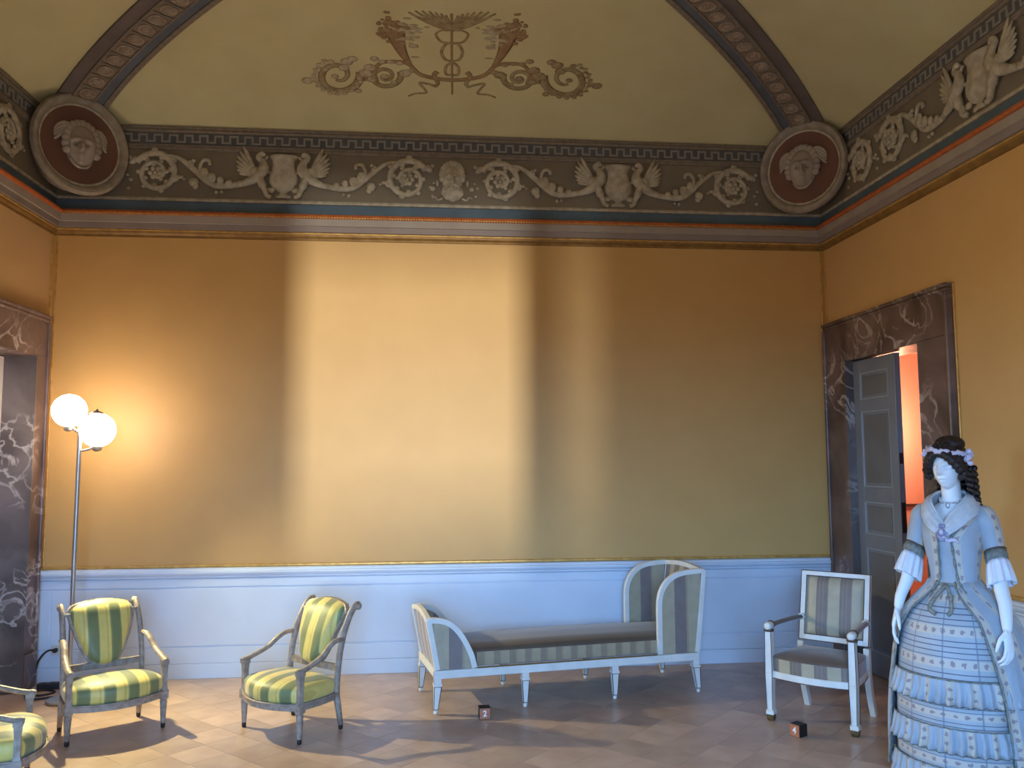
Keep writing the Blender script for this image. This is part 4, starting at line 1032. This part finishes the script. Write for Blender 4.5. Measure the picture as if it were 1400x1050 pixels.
bm_.loft([ell(0, y, z, rx, ry, 24) for y, z, rx, ry in ((-.002, 1.56, .046, .050), (.0, 1.52, .046, .048), (.006, 1.47, .047, .049), (.008, 1.44, .060, .054), (.008, 1.415, .105, .066), (.008, 1.38, .150, .080), (0, 1.33, .150, .098), (-.012, 1.27, .142, .112), (-.006, 1.20, .125, .100), (0, 1.12, .110, .088), (0, 1.06, .118, .095), (0, .98, .13, .11))])
ARM = {-1: [(-.150, .008, 1.385), (-.185, .010, 1.33), (-.212, .004, 1.24), (-.232, -.022, 1.165), (-.246, -.058, 1.09), (-.258, -.098, 1.015), (-.264, -.122, .965)],
       1: [(.150, .008, 1.385), (.188, .010, 1.33), (.214, .004, 1.24), (.238, -.022, 1.150), (.256, -.070, 1.06), (.274, -.124, .975), (.282, -.152, .925)]}
ARR = [.040, .042, .042, .041, .037, .029, .022]
def hand(b, wr, d, t, curl, spread):
    d = d.normalized(); t = (t-d*t.dot(d)).normalized(); p = d.cross(t); 
    if curl < 0: p = -p
    c = abs(curl)
    def ring(o, a, e, n=14): return [o+t*a*math.cos(2*pi*j/n)+p*e*math.sin(2*pi*j/n) for j in range(n)]
    b.loft([ring(wr-d*.02, .021, .019), ring(wr+d*.01, .023, .017), ring(wr+d*.04, .033, .016), ring(wr+d*.075, .038, .014), ring(wr+d*.092, .034, .011)])
    for k, (o, L_, r) in enumerate(((.028, .074, .0082), (.0095, .084, .0086), (-.009, .078, .0083), (-.026, .060, .0074))):
        q = wr+d*(.080+.006*(1-abs(k-1.3)/2))+t*o; pts = [q-d*.02, q]; ang = R(c*.6); 
        for f in (.45, .32, .25):
            dirv = (d*math.cos(ang)+p*math.sin(ang)+t*o*spread).normalized(); pts.append(pts[-1]+dirv*L_*f); ang += R(c)
        b.tube(pts, [r, r, r*.97, r*.88, r*.62], 10); b.blob(pts[-1], r*.66, 8, 6)
    q = wr+d*.022+t*.022; dv = (d*.62+t*.62+p*.38).normalized(); dv2 = (d*.9+t*.2+p*.4).normalized()
    pts = [q-dv*.012, q, q+dv*.036, q+dv*.036+dv2*.030, q+dv*.036+dv2*.052]
    b.tube(pts, [.014, .0135, .0105, .0092, .006], 10); b.blob(pts[-1], .0064, 8, 6)
for sg in (-1, 1):
    P = bez(ARM[sg], 4); rr = [interp([(i*4, r) for i, r in enumerate(ARR)], k) for k in range(len(P))]
    bm_.tube(P, rr, 16); d = V(ARM[sg][-1])-V(ARM[sg][-2])
    hand(bm_, V(ARM[sg][-1]), V((d.x*.3+(-.01 if sg < 0 else .006), d.y*.55, d.z)), V((-.25*sg, -1, -.1)), (22 if sg < 0 else 30)*(-1 if sg < 0 else 1), 3.5)
tmp = bm_.build('body', m_skin, mq, smooth=True)
md = tmp.modifiers.new('r', 'REMESH'); md.mode = 'VOXEL'; md.voxel_size = .0034; md.use_smooth_shade = True
md = tmp.modifiers.new('s', 'SMOOTH'); md.factor = .5; md.iterations = 1
bpy.context.view_layer.update()
me = bpy.data.meshes.new_from_object(tmp.evaluated_get(bpy.context.evaluated_depsgraph_get()))
for p in me.polygons: p.use_smooth = True
tmp.modifiers.clear(); tmp.data = me; me.name = 'body'; tmp['label'] = 'white featureless mannequin figure'

# ---- skirt envelope
ENV = [(0, (.352, .375, .085)), (.2, (.346, .360, .072)), (.4, (.340, .345, .058)), (.6, (.330, .325, .045)), (.78, (.310, .298, .032)), (.9, (.283, .260, .022)), (.98, (.240, .212, .014)), (1.04, (.178, .152, .006)), (1.09, (.122, .100, 0)), (1.12, (.118, .096, 0))]
def env(z): return interp(ENV, z)
def ering(z, off=0, **k):
    rx, ry, cy = env(z); return ell(0, cy, z, rx+off, ry+off, **k)
zs = [1.10-1.09*i/44 for i in range(45)]
cloth('petticoat', [ering(z, -.012, n=72, amp=.010*max(0, 1-z), k=15) for z in zs], m_petti, uref=20)
FA, FB_ = -pi/2-R(62), -pi/2+R(60)
def ruffle(z0, z1, nm, out=.002, am=.036):
    r = cloth(nm, [ering(lerp(z0, z1, t), out+.016*t, n=260, amp=am*(.3+.7*t), k=47, ph=.7*math.sin(9*t), a0=FA, a1=FB_, open_=True) for t in (0, .06, .2, .4, .6, .8, 1)], m_gown, closed=False, solid=.003)
    b = MB(); b.tube(ering(z1, out+.016, n=260, amp=am, k=47, ph=.7*math.sin(9), a0=FA, a1=FB_, open_=True), .0035, 5); b.build('ruffle_edge', m_olive, r, smooth=True)
    b = MB(); b.tube(ering(z0, out+.003, n=110, amp=.012, k=47, a0=FA, a1=FB_, open_=True), .0045, 5); b.build('ruffle_heading', m_olive, r, smooth=True)
ruffle(.700, .560, 'upper_ruffle'); ruffle(.425, .285, 'lower_ruffle'); ruffle(.19, .05, 'hem_ruffle')
# ---- open gown over the petticoat
def gown(z, t):
    """t 0..1 from the right front edge round the back to the left front edge"""
    sw = interp([(0, 60), (.3, 56), (.7, 52), (.95, 42), (1.08, 20)], z)
    return lerp(-pi/2+R(sw-6), 3*pi/2-R(sw+6), t)
rows = []
for z in [1.10-1.03*i/40 for i in range(41)]:
    rx, ry, cy = env(z); row = []
    for j in range(150):
        t = j/149; a = gown(z, t); dn = 1-z
        back = max(0, math.sin(a)); f = 1+.018*min(1, dn*2)*math.cos(23*a)+.008*math.cos(51*a)*min(1, dn*2)
        e = .008+.014*min(1, dn*1.5)+.05*back*dn
        # the gown front edges sweep back and are looped up low down
        row.append(V(((rx+e)*f*math.cos(a), cy+(ry+e)*f*math.sin(a), z)))
    rows.append(row)
cloth('open_gown', rows, m_gown, u0=.062, closed=False, solid=.004, uref=14)
for sg, tt in ((-1, 1), (1, 0)):
    b = MB(); P = [rows[i][-1 if tt else 0]+V((0, -.004, 0)) for i in range(0, 41, 1)]; b.tube(P, [(.005+.0015*math.sin(i*2.1)) for i in range(len(P))], 6); b.build('gown_edge', m_olive, mq, smooth=True)
# looped side puff of the gown hem with crosswise ruched bands
b = MB()
for i in range(7):
    z = .50-.055*i; a = R(-8); rx, ry, cy = env(z); p = V(((rx+.055)*math.cos(a), cy+(ry+.055)*math.sin(a), z)); b.blob(p, (.045, .05, .034), 12, 8)
b.build('gown_loop', m_gown, mq, smooth=True)
# ---- bodice
bod = [(1.425, .100, .068, .008), (1.405, .135, .076, .008), (1.38, .163, .086, .006), (1.33, .163, .106, -.002), (1.28, .156, .122, -.012), (1.23, .146, .118, -.010), (1.17, .130, .107, -.004), (1.11, .124, .101, 0), (1.08, .134, .112, 0), (1.05, .158, .136, .002)]
b0, b1 = -pi/2+R(2), 3*pi/2-R(2)
rings = []
for z, rx, ry, cy in bod:
    op = R(interp([(1.05, 34), (1.12, 20), (1.2, 16), (1.3, 12), (1.36, 40), (1.42, 62)], z)); rings.append(ell(0, cy, z, rx+.004, ry+.004, 60, a0=-pi/2+op, a1=3*pi/2-op, open_=True))
cloth('jacket', rings, m_gown, u0=.06, closed=False, solid=.005, uref=4)
rings = [ell(0, cy, z, rx-.001, ry-.001, 30, a0=-pi/2-R(70), a1=-pi/2+R(70), open_=True) for z, rx, ry, cy in bod if z < 1.345]
cloth('stomacher', rings, m_gown, u0=.0, closed=False, solid=.003)
for sg in (-1, 1):
    # cut-away jacket edge trim
    P = []
    for z, rx, ry, cy in bod[2:]:
        op = R(interp([(1.05, 34), (1.12, 20), (1.2, 16), (1.3, 12), (1.36, 40), (1.42, 62)], z)); a = -pi/2+sg*op; P.append(V(((rx+.009)*math.cos(a), cy+(ry+.009)*math.sin(a), z)))
    P = bez(P, 4); b = MB(); b.tube(P, [.0065+.0025*math.sin(i*1.7) for i in range(len(P))], 6); b.build('jacket_trim', m_olive, mq, smooth=True)
    # sleeve with banded end
    A = bez(ARM[sg], 8); e = 19; P = A[:e+1]; rings = []
    for i, p in enumerate(P):
        t_ = (A[i+1]-A[max(0, i-1)]).normalized(); sd = t_.cross(V((0, 1, 0))).normalized(); f_ = sd.cross(t_)
        r = interp([(0, .052), (2, .057), (4, .059), (7, .059), (10, .056), (15, .053), (e, .050)], i)
        if i == 0: rings += [[p-t_*o_+(sd*math.cos(a)+f_*math.sin(a))*q_ for a in (2*pi*j/28 for j in range(28))] for o_, q_ in ((.040, .008), (.034, .030), (.020, .044))]
        rings.append([p+(sd*math.cos(a)+f_*math.sin(a))*r*(1+.015*math.cos(5*a+i*.6)) for a in (2*pi*j/28 for j in range(28))])
    cloth('sleeve', rings, m_gown, u0=.01, solid=.004, uref=10)
    p = P[-1]; t_ = (A[e+1]-A[e-1]).normalized(); sd = t_.cross(V((0, 1, 0))).normalized(); f_ = sd.cross(t_)
    def cuffring(off, r, am=0, k=9): return [p+t_*off+(sd*math.cos(a)+f_*math.sin(a))*r*(1+am*math.cos(k*a)) for a in (2*pi*j/72 for j in range(72))]
    b = MB(); b.tube(cuffring(-.024, .0555), .004, 6, closed=True); b.build('sleeve_piping', m_lining, mq, smooth=True)
    b = MB(); b.loft([cuffring(-.02, .057, .02), cuffring(.0, .060, .03), cuffring(.018, .058, .02)], cap=False); o = b.build('sleeve_band', m_olive, mq, smooth=True); md = o.modifiers.new('s', 'SOLIDIFY'); md.thickness = .003
    b = MB(); b.loft([cuffring(.012, .050, .02, 11), cuffring(.035, .060, .06, 11), cuffring(.07, .066, .09, 11), cuffring(.105, .070, .12, 11), cuffring(.118, .070, .15, 11)], cap=False); o = b.build('lace_cuff', m_lace, mq, smooth=True); md = o.modifiers.new('s', 'SOLIDIFY'); md.thickness = .003
# ---- fichu: folded gauze shawl round the shoulders, crossing at the breast
for k, (off, w_) in enumerate(((0, .050), (.006, .036))):
    P = bez([(.010, -.142, 1.295), (-.040, -.138, 1.335), (-.088, -.098, 1.392), (-.108, -.030, 1.432), (-.080, .050, 1.452), (0, .082, 1.458), (.080, .050, 1.452), (.108, -.030, 1.432), (.088, -.098, 1.392), (.040, -.138, 1.335), (-.010, -.142, 1.295)], 6)
    rings = []
    for i, p in enumerate(P):
        t_ = (P[min(i+1, len(P)-1)]-P[max(i-1, 0)]).normalized(); out = V((p.x*1.1, p.y+.0, .10)).normalized(); sd = t_.cross(out).normalized()
        q = i/(len(P)-1); wd = w_*(.45+.75*math.sin(pi*q)**.6)
        rings.append([p+out*(off+.008+.010*math.sin(a)+.004*math.cos(6*a))+sd*wd*math.cos(a)*1.0 for a in (2*pi*j/20 for j in range(20))])
    b = MB(); b.loft(rings); b.build('fichu', m_fichu, mq, smooth=True)
# corsage
b = MB(); random.seed(5)
for k in range(22):
    a = random.uniform(0, 2*pi); r = random.uniform(.004, .030); b.blob((-.004+r*math.cos(a), -.158-.012*(1-r/.03), 1.305+r*math.sin(a)), (.013, .008, .011), 7, 5)
b.build('corsage', m_flower, mq, smooth=True)
b = MB(); b.blob((-.004, -.172, 1.306), (.012, .007, .011), 8, 6)
b.tube(bez([(0, -.160, 1.29), (.02, -.150, 1.27), (.05, -.142, 1.275), (.075, -.128, 1.262)], 4), [.009]*10+[.006]*3, 6); b.build('corsage_bow', m_ribbon, mq, smooth=True)
# sash and hanging tie
b = MB(); b.tube(ell(0, .0, 1.085, .131, .110, 40), (.006, .011), 6, closed=True, up=(0, 0, 1)); b.build('sash', m_olive, mq, smooth=True)
for sg in (-1, 1):
    b = MB(); b.tube(bez([(-.01, -.118, 1.085), (sg*.03-.01, -.155, 1.05), (sg*.055-.02, -.190, .99), (sg*.03-.01, -.205, .965)], 5), [(.010, .004)]*16, 6, up=(0, -1, 0)); b.build('sash_tie', m_olive, mq, smooth=True)
# necklace
b = MB()
for k in range(30):
    a = 2*pi*k/30; x, y = .055*math.cos(a), .002+.058*math.sin(a); b.blob((x, y, 1.462-.022*max(0, -math.sin(a))), .0065, 6, 5)
b.blob((0, -.062, 1.428), (.011, .006, .014), 8, 6); b.build('necklace', m_pearl, mq, smooth=True)
# ---- wig
def H(x, y, z): return HT @ V((x, y, z))+HC          # head coordinates
b = MB()
wg = MB(); wg.blob((0, 0, 0), (.090, .098, .098), 28, 20); b.add([H(v.x, v.y+.026, v.z+.036) for v in wg.v], wg.f)
wg = MB(); wg.blob((0, 0, 0), (.074, .076, .048), 24, 14); b.add([H(v.x, v.y+.030, v.z+.118) for v in wg.v], wg.f)
def lock(pts, r0, r1, ripple=.004):
    P = bez([H(*p) for p in pts], 6); n_ = len(P)
    b.tube(P, [lerp(r0, r1, i/(n_-1))+ripple*math.sin(i*1.9) for i in range(n_)], 10); b.blob(P[-1], r1, 8, 6)
for sg in (-1, 1):
    for k in range(4):
        lock([(sg*.004, -.082+.012*k, .078+.013*k), (sg*.036, -.090+.012*k, .066+.012*k), (sg*.066, -.072+.014*k, .030+.012*k), (sg*.084, -.042+.014*k, -.008+.010*k)], .019, .024)
    lock([(sg*.076, -.036, .01), (sg*.094, -.030, -.020), (sg*.088, -.040, -.046), (sg*.078, -.034, -.040)], .022, .015)
lock([(-.078, -.02, -.02), (-.102, -.03, -.026), (-.112, -.04, -.006)], .016, .007)
def ringlet(x, y, z0, z1, r, R_, turns):
    P = []; n_ = 10*turns
    for i in range(n_+1):
        t = i/n_; a = 2*pi*turns*t; P.append(H(x+R_*math.cos(a)*(1-.4*t)+.02*t*(1 if x > 0 else -1), y+R_*math.sin(a)*(1-.4*t), lerp(z0, z1, t)))
    b.tube(P, [r*(1-.35*i/n_) for i in range(n_+1)], 7)
for x, y, z1, tn in ((.086, .010, -.12, 4), (.096, .040, -.165, 5), (.084, .070, -.19, 6), (.060, .092, -.20, 6), (-.070, .070, -.135, 5), (-.040, .095, -.17, 5), (.012, .102, -.19, 6)):
    ringlet(x, y, -.005, z1, .0165, .014, tn)
lock([(.098, .05, -.13), (.118, .05, -.17), (.135, .045, -.195)], .016, .006)
wo_ = b.build('wig', m_hair, mq, smooth=True, label='dark brown curled wig')
b = MB(); P = []
for k in range(64):
    a = 2*pi*k/64; P.append(H(.097*math.cos(a), .010+.112*math.sin(a), .086+.026*math.sin(a)*-1*.2+.004*math.sin(9*a)-.016*math.cos(a)))
b.tube(P, [(.006, .0135+.004*math.sin(k*2.3)) for k in range(64)], 6, closed=True, up=(0, 0, 1)); b.map(lambda v: v); b.build('head_ribbon', m_ribbon, mq, smooth=True)
b = MB(); random.seed(9)
for k in range(12):
    b.blob(H(.102+random.uniform(-.014, .022), .005+random.uniform(-.03, .03), .062+random.uniform(-.045, .03)), (.017, .014, .015), 7, 5)
b.build('ribbon_bow', m_ribbon, mq, smooth=True); b = MB()
for k in range(7): b.blob(H(-.088+random.uniform(-.012, .006), -.040+random.uniform(-.02, .02), .078+random.uniform(-.012, .016)), (.012, .011, .010), 7, 5)
b.build('ribbon_bow', m_ribbon, mq, smooth=True)
for sg in (-1, 1):
    b = MB(); b.blob(H(sg*.076, .006, -.052), (.006, .006, .011), 8, 6); b.blob(H(sg*.076, .006, -.038), .004, 8, 6); b.build('earring', m_pearl, mq, smooth=True)
ZMAP = [(0, 0), (.70, .575), (.9, .80), (1.085, 1.012), (1.305, 1.283), (1.51, 1.498), (1.80, 1.792)]
SKIRT = ('petticoat', 'open_gown', 'upper_ruffle', 'lower_ruffle', 'hem_ruffle', 'ruffle_edge', 'ruffle_heading', 'gown_edge', 'gown_loop')
for o in mq.children_recursive:
    for v in o.data.vertices:
        z = v.co.z; v.co.z = interp(ZMAP, z); k = 1 if o.name.split('.')[0] in SKIRT else interp([(1.02, .95), (1.10, .89), (1.36, .89), (1.45, 1)], z); v.co.x *= k
    o.data.update()
